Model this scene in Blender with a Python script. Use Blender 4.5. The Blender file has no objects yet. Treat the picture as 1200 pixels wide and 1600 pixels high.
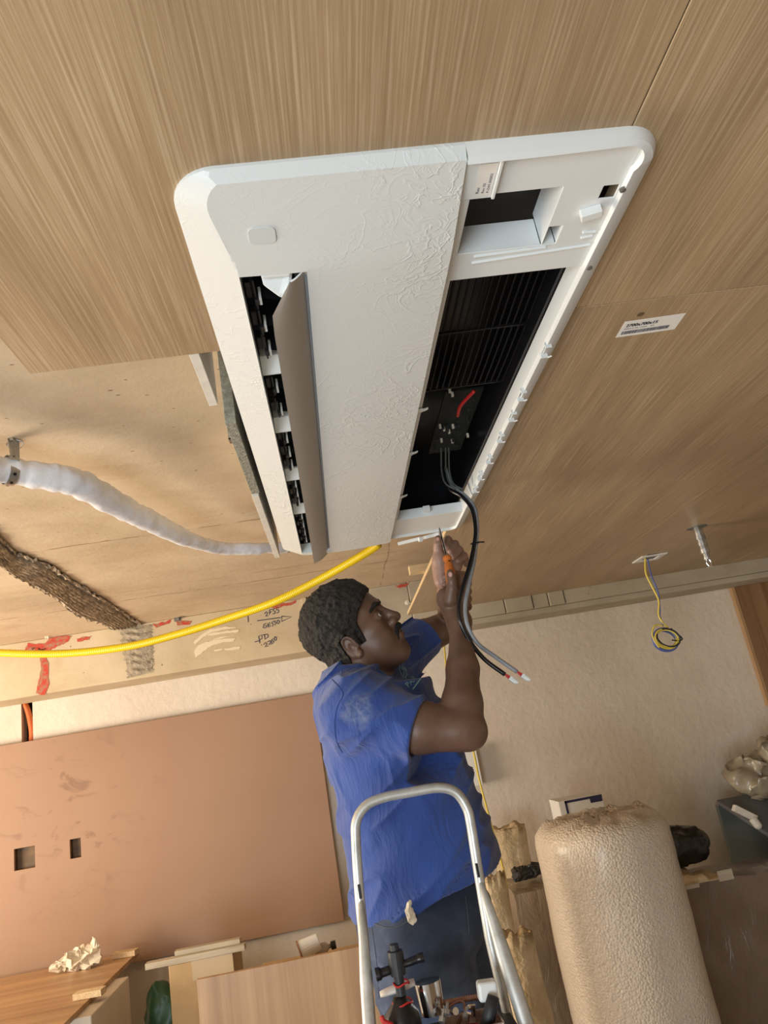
import bpy, bmesh, math, random
import numpy as np
from mathutils import Vector, Matrix
from mathutils.bvhtree import BVHTree

random.seed(7)
np.random.seed(7)
SC = bpy.context.scene
COL = SC.collection
OFF = Vector((0, 0, 2.0))          # coordinates below are written relative to the camera, which stands 2 m above the floor

# ------------------------------------------------------------------ camera
YAW, PITCH, ROLL, FPX = 0.102624777, 0.302330632, -0.175146149, 1135.11
_fwd = Vector((math.sin(YAW) * math.cos(PITCH), math.cos(YAW) * math.cos(PITCH), math.sin(PITCH)))
_r0 = Vector((math.cos(YAW), -math.sin(YAW), 0))
_u0 = _r0.cross(_fwd)
_right = math.cos(ROLL) * _r0 + math.sin(ROLL) * _u0
_up = -math.sin(ROLL) * _r0 + math.cos(ROLL) * _u0
cam_data = bpy.data.cameras.new('camera')
cam_data.sensor_fit = 'HORIZONTAL'
cam_data.sensor_width = 36.0
cam_data.lens = FPX / 1200 * 36.0
cam_data.clip_start = 0.02
cam = bpy.data.objects.new('camera', cam_data)
COL.objects.link(cam)
rot = Matrix((_right, _up, -_fwd)).transposed()
cam.matrix_world = Matrix.Translation(OFF) @ rot.to_4x4()
SC.camera = cam

# ------------------------------------------------------------------ world, lights, exposure
SC.view_settings.view_transform = 'Standard'
SC.view_settings.look = 'None'
SC.view_settings.exposure = 0.0
SC.view_settings.gamma = 1.0
SC.view_settings.use_curve_mapping = False
w = bpy.data.worlds.new('world')
SC.world = w
w.use_nodes = True
w.node_tree.nodes['Background'].inputs[0].default_value = (0.95, 0.93, 0.90, 1)
w.node_tree.nodes['Background'].inputs[1].default_value = 0.62


def area(name, loc, target, size, size_y, power, color):
    l = bpy.data.lights.new(name, 'AREA')
    l.shape = 'RECTANGLE'
    l.size = size
    l.size_y = size_y
    l.energy = power
    l.color = color
    o = bpy.data.objects.new(name, l)
    COL.objects.link(o)
    o.location = Vector(loc) + OFF
    o.rotation_euler = (Vector(target) - Vector(loc)).to_track_quat('-Z', 'Y').to_euler()
    return o


area('window_light_side', (-3.3, 2.2, -0.35), (0.5, 3.0, 0.5), 1.5, 1.2, 125, (1.0, 0.85, 0.66))
area('window_light_rear', (-1.5, -1.5, -0.9), (0.0, 1.0, 0.6), 1.8, 1.4, 85, (0.84, 0.93, 1.0))


# ------------------------------------------------------------------ helpers
def ray(px, py):
    return _right * ((px - 600) / FPX) - _up * ((py - 800) / FPX) + _fwd


def at(px, py, Y=None, Z=None, X=None):
    d = ray(px, py)
    t = Y / d.y if Y is not None else (Z / d.z if Z is not None else X / d.x)
    return d * t


BASE = {}
KEYS = ('label', 'category', 'group', 'kind')


def tag(o, label=None, cat=None, group=None, kind=None):
    for k, v in zip(KEYS, (label, cat, group, kind)):
        if v:
            o[k] = v
    return o


def empty(name, base, label=None, cat=None, group=None, kind=None):
    o = bpy.data.objects.new(name, None)
    o.empty_display_size = 0.05
    COL.objects.link(o)
    base = Vector(base)
    o.location = base + OFF
    BASE[o] = base
    return tag(o, label, cat, group, kind)


def link_mesh(name, me, mats, parent=None, base=None, smooth=False):
    """me: mesh in camera-relative coordinates; becomes one object whose origin is its base."""
    if not isinstance(mats, (list, tuple)):
        mats = [mats]
    for m in mats:
        me.materials.append(m)
    n = len(me.vertices)
    co = np.empty(n * 3)
    me.vertices.foreach_get('co', co)
    co = co.reshape(-1, 3)
    if base is None:
        if parent is not None:
            base = BASE[parent]
        else:
            mn, mx = co.min(0), co.max(0)
            base = Vector(((mn[0] + mx[0]) / 2, (mn[1] + mx[1]) / 2, mn[2]))
    base = Vector(base)
    co -= np.array(base)
    me.vertices.foreach_set('co', co.ravel())
    if smooth:
        me.polygons.foreach_set('use_smooth', [True] * len(me.polygons))
    me.update()
    o = bpy.data.objects.new(name, me)
    COL.objects.link(o)
    if parent is not None:
        o.parent = parent
        o.location = base - BASE[parent]
    else:
        o.location = base + OFF
    BASE[o] = base
    return o


def basis(d, up=Vector((0, 0, 1))):
    d = Vector(d).normalized()
    if abs(d.dot(up)) > 0.97:
        up = Vector((1, 0, 0))
    s = d.cross(up).normalized()
    return d, s, s.cross(d).normalized()


def smooth_path(pts, n=8):
    """Catmull-Rom through points (any dimension)."""
    P = [np.array(p, float) for p in pts]
    P = [2 * P[0] - P[1]] + P + [2 * P[-1] - P[-2]]
    out = []
    for i in range(1, len(P) - 2):
        a, b, c, d = P[i - 1:i + 3]
        for k in range(n):
            t = k / n
            out.append(0.5 * (2 * b + (c - a) * t + (2 * a - 5 * b + 4 * c - d) * t * t + (3 * b - a - 3 * c + d) * t ** 3))
    out.append(P[-2])
    return out


class MB:
    def __init__(s):
        s.v, s.f, s.mi = [], [], []
        s.cur = 0

    def add(s, vs, fs):
        o = len(s.v)
        s.v += [tuple(x) for x in vs]
        for f in fs:
            s.f.append(tuple(i + o for i in f))
            s.mi.append(s.cur)
        return s

    def box(s, a, b, M=None):
        x0, y0, z0 = a
        x1, y1, z1 = b
        vs = [Vector(p) for p in ((x0, y0, z0), (x1, y0, z0), (x1, y1, z0), (x0, y1, z0), (x0, y0, z1), (x1, y0, z1), (x1, y1, z1), (x0, y1, z1))]
        if M is not None:
            vs = [M @ p for p in vs]
        return s.add(vs, [(0, 3, 2, 1), (4, 5, 6, 7), (0, 1, 5, 4), (1, 2, 6, 5), (2, 3, 7, 6), (3, 0, 4, 7)])

    def bar(s, p, q, w, h, up=(0, 0, 1)):
        """box between two points, w across, h along up"""
        p, q = Vector(p), Vector(q)
        d, a, b = basis(q - p, Vector(up))
        L = (q - p).length
        M = Matrix((d, a, b)).transposed().to_4x4()
        M.translation = p
        return s.box((0, -w / 2, -h / 2), (L, w / 2, h / 2), M)

    def hexa(s, c8):
        return s.add(c8, [(0, 3, 2, 1), (4, 5, 6, 7), (0, 1, 5, 4), (1, 2, 6, 5), (2, 3, 7, 6), (3, 0, 4, 7)])

    def tube(s, pts, r, n=10, flat=1.0, up=(0, 0, 1), caps=True, twist=0.0):
        pts = [Vector(p[:3]) for p in pts]
        rs = r if isinstance(r, (list, tuple, np.ndarray)) else [r] * len(pts)
        vs, fs = [], []
        T = []
        for i in range(len(pts)):
            T.append((pts[min(i + 1, len(pts) - 1)] - pts[max(i - 1, 0)]).normalized())
        _, a, b = basis(T[0], Vector(up))
        for i, p in enumerate(pts):
            if i:
                q = T[i - 1].rotation_difference(T[i])
                a = q @ a
                b = q @ b
            for k in range(n):
                t = 2 * math.pi * k / n + twist * i
                vs.append(p + a * (math.cos(t) * rs[i]) + b * (math.sin(t) * rs[i] * flat))
        for i in range(len(pts) - 1):
            for k in range(n):
                k2 = (k + 1) % n
                fs.append((i * n + k, i * n + k2, (i + 1) * n + k2, (i + 1) * n + k))
        if caps:
            fs.append(tuple(range(n - 1, -1, -1)))
            fs.append(tuple(range((len(pts) - 1) * n, len(pts) * n)))
        return s.add(vs, fs)

    def lathe(s, p, d, prof, n=20, up=(0, 0, 1)):
        """profile [(distance along d, radius)]"""
        d, a, b = basis(d, Vector(up))
        p = Vector(p)
        vs, fs = [], []
        for (h, r) in prof:
            for k in range(n):
                t = 2 * math.pi * k / n
                vs.append(p + d * h + (a * math.cos(t) + b * math.sin(t)) * max(r, 1e-5))
        m = len(prof)
        for i in range(m - 1):
            for k in range(n):
                k2 = (k + 1) % n
                fs.append((i * n + k, i * n + k2, (i + 1) * n + k2, (i + 1) * n + k))
        fs.append(tuple(range(n - 1, -1, -1)))
        fs.append(tuple(range((m - 1) * n, m * n)))
        return s.add(vs, fs)

    def prism(s, poly, d):
        """polygon (3-D points) pushed along vector d"""
        n = len(poly)
        d = Vector(d)
        vs = [Vector(p) for p in poly] + [Vector(p) + d for p in poly]
        fs = [tuple(range(n - 1, -1, -1)), tuple(range(n, 2 * n))]
        fs += [(i, (i + 1) % n, n + (i + 1) % n, n + i) for i in range(n)]
        return s.add(vs, fs)

    def grid(s, rows):
        m, n = len(rows), len(rows[0])
        vs = [p for r in rows for p in r]
        fs = [(i * n + j, i * n + j + 1, (i + 1) * n + j + 1, (i + 1) * n + j) for i in range(m - 1) for j in range(n - 1)]
        return s.add(vs, fs)

    def plate(s, xs, ys, holes, fn, thick):
        """slab of rectangles between sorted breaks xs, ys without the holes; fn(x, y, h) -> 3-D point (h: 0 front, 1 back)"""
        X = sorted(set(list(xs) + [v for h in holes for v in (h[0], h[1])]))
        Y = sorted(set(list(ys) + [v for h in holes for v in (h[2], h[3])]))
        full = {}
        for i in range(len(X) - 1):
            for j in range(len(Y) - 1):
                cx, cy = (X[i] + X[i + 1]) / 2, (Y[j] + Y[j + 1]) / 2
                full[i, j] = not any(h[0] < cx < h[1] and h[2] < cy < h[3] for h in holes)
        for (i, j), ok in full.items():
            if not ok:
                continue
            c = [(X[i], Y[j]), (X[i + 1], Y[j]), (X[i + 1], Y[j + 1]), (X[i], Y[j + 1])]
            s.add([fn(x, y, 0) for x, y in c], [(0, 1, 2, 3)])
            s.add([fn(x, y, 1) for x, y in c], [(3, 2, 1, 0)])
            for k, (di, dj) in enumerate(((0, -1), (1, 0), (0, 1), (-1, 0))):
                if not full.get((i + di, j + dj), False):
                    p, q = c[k], c[(k + 1) % 4]
                    s.add([fn(*p, 0), fn(*p, 1), fn(*q, 1), fn(*q, 0)], [(0, 1, 2, 3)])
        return s

    def mesh(s, name):
        me = bpy.data.meshes.new(name)
        me.from_pydata(s.v, [], s.f)
        me.polygons.foreach_set('material_index', s.mi)
        bm = bmesh.new()
        bm.from_mesh(me)
        bmesh.ops.remove_doubles(bm, verts=bm.verts, dist=1e-5)
        bmesh.ops.recalc_face_normals(bm, faces=bm.faces)
        bm.to_mesh(me)
        bm.free()
        return me

    def build(s, name, mats, parent=None, base=None, smooth=False, bevel=0, seg=2, angle=35):
        o = link_mesh(name, s.mesh(name), mats, parent, base, smooth)
        if bevel:
            m = o.modifiers.new('bevel', 'BEVEL')
            m.width = bevel
            m.segments = seg
            m.limit_method = 'ANGLE'
            m.angle_limit = math.radians(angle)
        return o


def dup(root, base, rz=None, label=None, group=None):
    """copy of a thing with copies of its parts and sub-parts"""
    base = Vector(base)
    r = root.copy()
    COL.objects.link(r)
    r.location = base + OFF
    BASE[r] = base
    if rz is not None:
        r.rotation_euler = (0, 0, rz)
    tag(r, label, None, group)
    for ch in list(root.children):
        c = ch.copy()
        COL.objects.link(c)
        c.parent = r
        BASE[c] = base
        for g in ch.children:
            d = g.copy()
            COL.objects.link(d)
            d.parent = c
    return r


def dup_part(src, delta):
    """copy of a part on the same thing, moved by delta"""
    c = src.copy()
    COL.objects.link(c)
    c.parent = src.parent
    c.location = src.location + Vector(delta)
    return c


# ------------------------------------------------------------------ materials
def nt(name):
    m = bpy.data.materials.new(name)
    m.use_nodes = True
    t = m.node_tree
    return m, t, t.nodes['Principled BSDF']


def N(t, kind, **kw):
    n = t.nodes.new(kind)
    for k, v in kw.items():
        if k.startswith('i_'):
            n.inputs[k[2:].replace('_', ' ')].default_value = v
        else:
            setattr(n, k, v)
    return n


def coords(t, scale=(1, 1, 1), rot=(0, 0, 0), loc=(0, 0, 0)):
    tc = N(t, 'ShaderNodeTexCoord')
    mp = N(t, 'ShaderNodeMapping')
    mp.inputs['Scale'].default_value = scale
    mp.inputs['Rotation'].default_value = rot
    mp.inputs['Location'].default_value = loc
    t.links.new(tc.outputs['Object'], mp.inputs['Vector'])
    return mp.outputs['Vector']


def ramp(t, fac, stops):
    r = N(t, 'ShaderNodeValToRGB')
    el = r.color_ramp.elements
    while len(el) < len(stops):
        el.new(0.5)
    for e, (p, c) in zip(el, stops):
        e.position = p
        e.color = (*c, 1) if len(c) == 3 else c
    t.links.new(fac, r.inputs['Fac'])
    return r.outputs['Color']


def mix(t, fac, a, b, mode='MIX'):
    m = N(t, 'ShaderNodeMix', data_type='RGBA', blend_type=mode)
    for sock, v in ((m.inputs['Factor'], fac), (m.inputs[6], a), (m.inputs[7], b)):
        if isinstance(v, (int, float)):
            sock.default_value = v
        elif isinstance(v, tuple):
            sock.default_value = (*v, 1) if len(v) == 3 else v
        else:
            t.links.new(v, sock)
    return m.outputs[2]


def noise(t, vec, scale, detail=4, rough=0.55, dist=0.0):
    n = N(t, 'ShaderNodeTexNoise')
    n.inputs['Scale'].default_value = scale
    n.inputs['Detail'].default_value = detail
    n.inputs['Roughness'].default_value = rough
    n.inputs['Distortion'].default_value = dist
    t.links.new(vec, n.inputs['Vector'])
    return n.outputs['Fac']


def bump(t, b, h, strength, dist=0.01):
    n = N(t, 'ShaderNodeBump')
    n.inputs['Strength'].default_value = strength
    n.inputs['Distance'].default_value = dist
    t.links.new(h, n.inputs['Height'])
    t.links.new(n.outputs['Normal'], b.inputs['Normal'])


def M(name, c1, c2=None, scale=8.0, stretch=(1, 1, 1), rough=0.5, metal=0.0, bs=None, bstr=0.3, bdist=0.005, coat=0.0, spec=0.5, alpha=None, trans=0.0, lo=0.35, hi=0.65, dist=0.0, sub=0.0):
    m, t, b = nt(name)
    b.inputs['Base Color'].default_value = (*c1, 1)
    b.inputs['Roughness'].default_value = rough
    b.inputs['Metallic'].default_value = metal
    b.inputs['Coat Weight'].default_value = coat
    b.inputs['Specular IOR Level'].default_value = spec
    b.inputs['Transmission Weight'].default_value = trans
    if sub:
        b.inputs['Subsurface Weight'].default_value = sub
        b.inputs['Subsurface Radius'].default_value = (0.01, 0.004, 0.002)
    if alpha is not None:
        b.inputs['Alpha'].default_value = alpha
    if c2 is not None or bs is not None:
        v = coords(t, stretch)
    if c2 is not None:
        f = noise(t, v, scale, 5, 0.6, dist)
        t.links.new(ramp(t, f, [(lo, c1), (hi, c2)]), b.inputs['Base Color'])
    if bs is not None:
        bump(t, b, noise(t, v, bs, 4), bstr, bdist)
    return m


def wood_mat(name, dark, mid, light, along='Y', fine=130, rough=0.42, broad=2.2):
    m, t, b = nt(name)
    s = {'X': (0.012, 1, 1), 'Y': (1, 0.012, 1), 'Z': (1, 1, 0.012)}[along]
    s2 = {'X': (0.12, 1, 1), 'Y': (1, 0.12, 1), 'Z': (1, 1, 0.12)}[along]
    f = noise(t, coords(t, s), fine, 4, 0.7)
    g = noise(t, coords(t, s2), broad * 4, 4, 0.55, 0.6)
    h = noise(t, coords(t, s2), broad * 0.7, 2, 0.5)
    c = ramp(t, f, [(0.34, dark), (0.5, mid), (0.66, light)])
    k = ramp(t, g, [(0.3, (0.80, 0.78, 0.76)), (0.7, (1.08, 1.08, 1.08))])
    c = mix(t, 1.0, c, k, 'MULTIPLY')
    k2 = ramp(t, h, [(0.35, (0.9, 0.89, 0.88)), (0.65, (1.05, 1.05, 1.05))])
    c = mix(t, 1.0, c, k2, 'MULTIPLY')
    t.links.new(c, b.inputs['Base Color'])
    b.inputs['Roughness'].default_value = rough
    bump(t, b, f, 0.12, 0.002)
    return m


OAK = wood_mat('oak_veneer', (0.365, 0.250, 0.140), (0.445, 0.318, 0.185), (0.57, 0.44, 0.29), fine=300)
OAK2 = wood_mat('oak_board', (0.40, 0.235, 0.115), (0.50, 0.31, 0.16), (0.60, 0.39, 0.21), along='Z', fine=14, broad=3)
OAK3 = wood_mat('oak_top', (0.38, 0.225, 0.11), (0.48, 0.30, 0.155), (0.57, 0.37, 0.20), along='X', fine=14, broad=3)
WALNUT = wood_mat('brown_veneer', (0.20, 0.10, 0.045), (0.27, 0.145, 0.065), (0.33, 0.185, 0.09), along='Z', fine=60)
CHIP = M('chipboard', (0.62, 0.45, 0.25), (0.78, 0.63, 0.42), 160, rough=0.9, bs=200, bstr=0.5)
RAWWOOD = M('raw_timber', (0.66, 0.48, 0.26), (0.80, 0.63, 0.38), 14, (0.3, 0.3, 6), rough=0.75, bs=60)
GREYWOOD = M('grey_batten', (0.42, 0.36, 0.27), (0.55, 0.47, 0.35), 14, (0.4, 6, 6), rough=0.8)
EDGEBAND = M('board_edge', (0.70, 0.66, 0.58), (0.80, 0.76, 0.68), 30, rough=0.7)
FIBRE = M('fibre_board_grey', (0.22, 0.22, 0.17), (0.36, 0.35, 0.28), 90, rough=0.95, bs=120, bstr=0.8)
WHITE = M('white_plastic', (0.76, 0.79, 0.785), rough=0.38, spec=0.5)
BLACK = M('black_plastic', (0.006, 0.006, 0.008), rough=0.35)
DARKGREY = M('dark_grey_plastic', (0.018, 0.02, 0.024), rough=0.55)
MIDGREY = M('grey_plastic', (0.13, 0.13, 0.13), rough=0.5)
ALU = M('aluminium', (0.66, 0.68, 0.67), (0.46, 0.47, 0.44), 22, rough=0.45, metal=0.55, bs=60, bstr=0.15, bdist=0.002)
STEEL = M('galvanised_steel', (0.55, 0.55, 0.54), (0.38, 0.38, 0.37), 40, rough=0.35, metal=0.9)
CHROME = M('chrome', (0.78, 0.76, 0.73), rough=0.12, metal=1.0)
INK = M('ink', (0.03, 0.03, 0.07), rough=0.7)
PAPER = M('paper_white', (0.80, 0.79, 0.75), rough=0.7)
YELLOW = M('yellow_conduit', (0.86, 0.62, 0.01), rough=0.35)
YELLOWWIRE = M('yellow_wire', (0.75, 0.60, 0.10), rough=0.4)
BLUEWIRE = M('blue_wire', (0.10, 0.15, 0.42), rough=0.4)
ORANGE = M('orange_plastic', (0.72, 0.20, 0.035), rough=0.45)
ORANGEHOSE = M('orange_conduit', (0.62, 0.14, 0.03), rough=0.5)
REDPL = M('red_plastic', (0.5, 0.02, 0.02), rough=0.4)
KRAFT = M('kraft_paper', (0.52, 0.39, 0.22), (0.72, 0.57, 0.37), 9, rough=0.8, bs=26, bstr=0.9, bdist=0.015)
CARD = M('cardboard', (0.44, 0.29, 0.14), (0.52, 0.35, 0.18), 6, rough=0.85)


def film_white():
    m, t, b = nt('white_panel_under_film')
    v = coords(t)
    n1 = noise(t, coords(t, (1, 1, 1)), 7, 3, 0.5, 2.4)
    r1 = ramp(t, n1, [(0.470, (0, 0, 0)), (0.500, (1, 1, 1)), (0.515, (0.2, 0.2, 0.2)), (0.56, (0, 0, 0))])
    n2 = noise(t, v, 26, 2, 0.5, 1.4)
    r2 = ramp(t, n2, [(0.52, (0, 0, 0)), (0.56, (1, 1, 1)), (0.60, (0, 0, 0))])
    n3 = noise(t, v, 3.0, 1, 0.5)
    gate = ramp(t, n3, [(0.36, (0.12, 0.12, 0.12)), (0.60, (1, 1, 1))])
    h = mix(t, 1.0, mix(t, 0.35, r1, r2), gate, 'MULTIPLY')
    b.inputs['Base Color'].default_value = (0.69, 0.725, 0.72, 1)
    b.inputs['Roughness'].default_value = 0.30
    bump(t, b, h, 0.45, 0.002)
    return m


FILM = film_white()


def concrete(name, a, b_, c, seams=None):
    m, t, b = nt(name)
    v = coords(t)
    n1 = noise(t, v, 2.2, 6, 0.6)
    col = ramp(t, n1, [(0.3, a), (0.5, b_), (0.7, c)])
    n2 = noise(t, coords(t, (0.6, 1.3, 1)), 4, 6, 0.7, 0.5)
    col = mix(t, 0.55, col, mix(t, 1.0, col, ramp(t, n2, [(0.36, (0.86, 0.80, 0.74)), (0.50, (1.0, 1.0, 1.0)), (0.7, (1.08, 1.10, 1.12))]), 'MULTIPLY'))
    # small chips and holes
    vo = N(t, 'ShaderNodeTexVoronoi')
    vo.inputs['Scale'].default_value = 14
    t.links.new(coords(t, (1, 2.2, 1)), vo.inputs['Vector'])
    n3 = noise(t, v, 30, 3)
    ad = N(t, 'ShaderNodeMath', operation='MULTIPLY')
    t.links.new(vo.outputs['Distance'], ad.inputs[0])
    t.links.new(n3, ad.inputs[1])
    chips = ramp(t, ad.outputs[0], [(0.022, (0.42, 0.34, 0.26)), (0.034, (1, 1, 1))])
    col = mix(t, 1.0, col, chips, 'MULTIPLY')
    for (axis, pos, wid, wob) in (seams or []):
        sp = N(t, 'ShaderNodeSeparateXYZ')
        tc = N(t, 'ShaderNodeTexCoord')
        t.links.new(tc.outputs['Object'], sp.inputs[0])
        nz = noise(t, v, 3.0, 5)
        a1 = N(t, 'ShaderNodeMath', operation='MULTIPLY_ADD')
        t.links.new(nz, a1.inputs[0])
        a1.inputs[1].default_value = wob
        t.links.new(sp.outputs[axis], a1.inputs[2])
        a2 = N(t, 'ShaderNodeMath', operation='SUBTRACT')
        t.links.new(a1.outputs[0], a2.inputs[0])
        a2.inputs[1].default_value = pos + wob / 2
        a3 = N(t, 'ShaderNodeMath', operation='ABSOLUTE')
        t.links.new(a2.outputs[0], a3.inputs[0])
        nn = noise(t, v, 6.0, 3)
        lin = ramp(t, a3.outputs[0], [(wid * 0.4, (0.5, 0.42, 0.33)), (wid, (1, 1, 1))])
        msk = ramp(t, nn, [(0.42, (0, 0, 0)), (0.52, (1, 1, 1))])
        col = mix(t, msk, col, mix(t, 1.0, col, lin, 'MULTIPLY'))
    t.links.new(col, b.inputs['Base Color'])
    b.inputs['Roughness'].default_value = 0.85
    bump(t, b, noise(t, v, 40, 6, 0.7), 0.25, 0.006)
    return m


PLASTER = M('cream_plaster', (0.66, 0.57, 0.47), (0.74, 0.66, 0.56), 2.5, rough=0.9, bs=26, bstr=0.45, bdist=0.01)
FLOORM = M('screed_floor', (0.40, 0.34, 0.27), (0.50, 0.44, 0.36), 3, rough=0.9, bs=30)

# ------------------------------------------------------------------ room shell
ZW, ZS = 0.600, 0.775       # underside of the wood ceiling, underside of the slab
YB, YW = 3.75, 4.0          # face of the beam, back wall
SLAB = concrete('slab_concrete', (0.50, 0.39, 0.26), (0.60, 0.47, 0.32), (0.68, 0.55, 0.39), seams=[(1, -0.25, 0.006, 0.05), (1, 0.62, 0.006, 0.08), (1, 0.46, 0.004, 0.05), (0, 0.3, 0.004, 0.05)])
BEAMM = concrete('beam_concrete', (0.50, 0.40, 0.26), (0.58, 0.47, 0.31), (0.64, 0.53, 0.37))
BEAMD = concrete('beam_dark_concrete', (0.34, 0.29, 0.21), (0.44, 0.38, 0.28), (0.52, 0.45, 0.34))

ceiling = MB().box((-3.5, -3.2, ZS), (3.5, 4.2, ZS + 0.15)).build('ceiling', SLAB, base=(0, 2.6, ZS))
tag(ceiling, 'bare concrete slab', 'ceiling', kind='structure')
flr = MB().box((-3.5, -3.2, -2.1), (3.5, 4.2, -2.0)).build('floor', FLOORM)
tag(flr, kind='structure')

c0, c1 = at(33, 1100, Y=YW), at(52, 1160, Y=YW)
chase = (c0.x, c1.x, c1.z - 0.02, 0.51)
wb = MB().plate([-3.5, 3.5], [-2.0, ZS], [chase], lambda x, y, h: (x, YW + 0.12 * h, y), 1).build('wall_back', PLASTER, base=(0, YW, -2))
tag(wb, kind='structure')
DARKGAP = M('slot_shade', (0.02, 0.015, 0.012), rough=1.0)  # near-black colour stands in for the shade deep in the wall slot
g = MB().box((chase[0], YW + 0.07, chase[2]), (chase[1], YW + 0.11, chase[3])).build('chase_back', DARKGAP, wb)
p = [at(*q, Y=YW + 0.02) for q in ((38, 1098), (44, 1112), (48, 1130), (50, 1147), (49, 1165))]
tag(MB().tube(smooth_path(p, 6), 0.0145, 12).build('orange_conduit', ORANGEHOSE, smooth=True),
    'orange flexible conduit sitting in the dark slot of the back wall', 'conduit')

# side walls with a window opening each side light comes from
SIDE = [(0.6, 3.6, -1.4, 0.35)]
wl = MB().plate([-3.2, YW], [-2.0, ZS], SIDE, lambda y, z, h: (-3.5 - 0.12 * h, y, z), 1).build('wall_left', PLASTER, base=(-3.5, 0, -2))
tag(wl, kind='structure')
wr = MB().box((3.5, -3.2, -2), (3.62, YW, ZS)).build('wall_right', PLASTER)
tag(wr, kind='structure')
wn = MB().plate([-3.5, 3.5], [-2.0, ZS], [(-2.8, -0.2, -1.5, 0.3)], lambda x, z, h: (x, -3.2 - 0.12 * h, z), 1).build('wall_front', PLASTER, base=(0, -3.2, -2))
tag(wn, kind='structure')

# ---- beam
X1 = at(470, 905, Y=YB).x
zb = 0.50
beam = MB().box((-3.5, YB, zb), (X1, YW, ZS)).build('beam', BEAMM, base=(0, YB, zb), bevel=0.006)
tag(beam, kind='structure')
X2 = 0.44
bm2 = MB().box((X1, YB + 0.012, zb), (X2, YW, ZS)).build('beam', BEAMD, base=(0, YB, zb), bevel=0.004)
tag(bm2, kind='structure')
bm3 = MB()
xx = [X2, at(787, 938, Y=YB).x, at(830, 930, Y=YB).x, at(855, 928, Y=YB).x, at(880, 925, Y=YB).x, 3.5]
for i in range(len(xx) - 1):
    bm3.box((xx[i] + 0.002, YB + random.uniform(-0.004, 0.004), zb + 0.03), (xx[i + 1] - 0.002, YW, ZS))
bm3.box((X2, YB + 0.02, zb), (3.5, YW, zb + 0.03))
tag(bm3.build('beam', BEAMD, base=(0, YB, zb), bevel=0.004), kind='structure')
fl = MB()
fl.box((X1 - 0.012, YB - 0.012, zb), (X1 + 0.014, YB + 0.03, ZS))
fl.build('formwork_ridge', BEAMM, beam, bevel=0.003)


def stain_mesh(name, pts, fn, mat, parent, jag=0.3, th=0.0015):
    """an irregular flat smear of paint or plaster: polygon with ragged outline; fn(u, v) -> (point, normal)"""
    mb = MB()
    poly = []
    n = len(pts)
    for i in range(n):
        a, b = Vector(pts[i]), Vector(pts[(i + 1) % n])
        L = (b - a).length
        for k in range(5):
            q = a.lerp(b, k / 5)
            q += Vector((random.uniform(-1, 1), random.uniform(-1, 1))) * L * 0.06 * jag * 3
            poly.append(q)
    mb.prism([fn(q)[0] for q in poly], fn(poly[0])[1] * th)
    return mb.build(name, mat, parent)


REDP = M('red_primer', (0.50, 0.055, 0.03), (0.36, 0.20, 0.12), 45, rough=0.8, lo=0.45, hi=0.62)
CREAM = M('cream_filler', (0.78, 0.66, 0.46), rough=0.8)
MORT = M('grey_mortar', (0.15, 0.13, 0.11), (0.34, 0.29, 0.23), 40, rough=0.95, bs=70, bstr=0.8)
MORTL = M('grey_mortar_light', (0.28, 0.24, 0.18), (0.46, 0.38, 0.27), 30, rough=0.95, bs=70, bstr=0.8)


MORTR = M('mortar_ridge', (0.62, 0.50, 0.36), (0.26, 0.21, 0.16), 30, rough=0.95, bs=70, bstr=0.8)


def onbeam(q):
    return at(q[0], q[1], Y=YB - 0.0006), Vector((0, -1, 0))


def onslab(q):
    return at(q[0], q[1], Z=ZS - 0.0006), Vector((0, 0, -1))


reds = [((44, 1010), (72, 1012), (74, 1030), (78, 1068), (70, 1086), (56, 1084), (60, 1064), (64, 1040), (62, 1026)),
        ((38, 1016), (44, 1006), (70, 1005), (78, 998), (112, 994), (105, 1004), (90, 1010), (78, 1016)),
        ((120, 999), (143, 993), (139, 999), (121, 1003)), ((240, 976), (268, 968), (264, 975), (244, 981)),
        ((275, 969), (300, 971), (296, 976), (277, 977)), ((420, 948), (462, 938), (462, 943), (430, 952))]
for q in reds:
    stain_mesh('paint_stain', q, onbeam, REDP, beam)
stain_mesh('paint_stain', ((471, 939), (484, 936), (484, 941), (472, 944)), onbeam, REDP, beam)
stain_mesh('paint_stain', ((618, 916), (640, 910), (634, 917), (624, 919)), onbeam, REDP, bm2)
for q in (((302, 1003), (318, 990), (330, 983), (350, 979), (370, 980), (350, 984), (330, 988), (316, 997), (305, 1007)),
          ((322, 990), (350, 986), (374, 984), (372, 988), (350, 990), (326, 993)),
          ((303, 1018), (310, 1008), (322, 1003), (340, 999), (368, 997), (365, 1002), (345, 1004), (330, 1009), (318, 1018), (306, 1028)),
          ((324, 1003), (345, 995), (362, 993), (345, 998)), ((350, 1013), (376, 1010), (374, 1015), (352, 1016)), ((334, 1015), (349, 1013), (346, 1016), (336, 1018))):
    stain_mesh('filler_smear', q, onbeam, CREAM, beam, jag=0.15)

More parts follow.
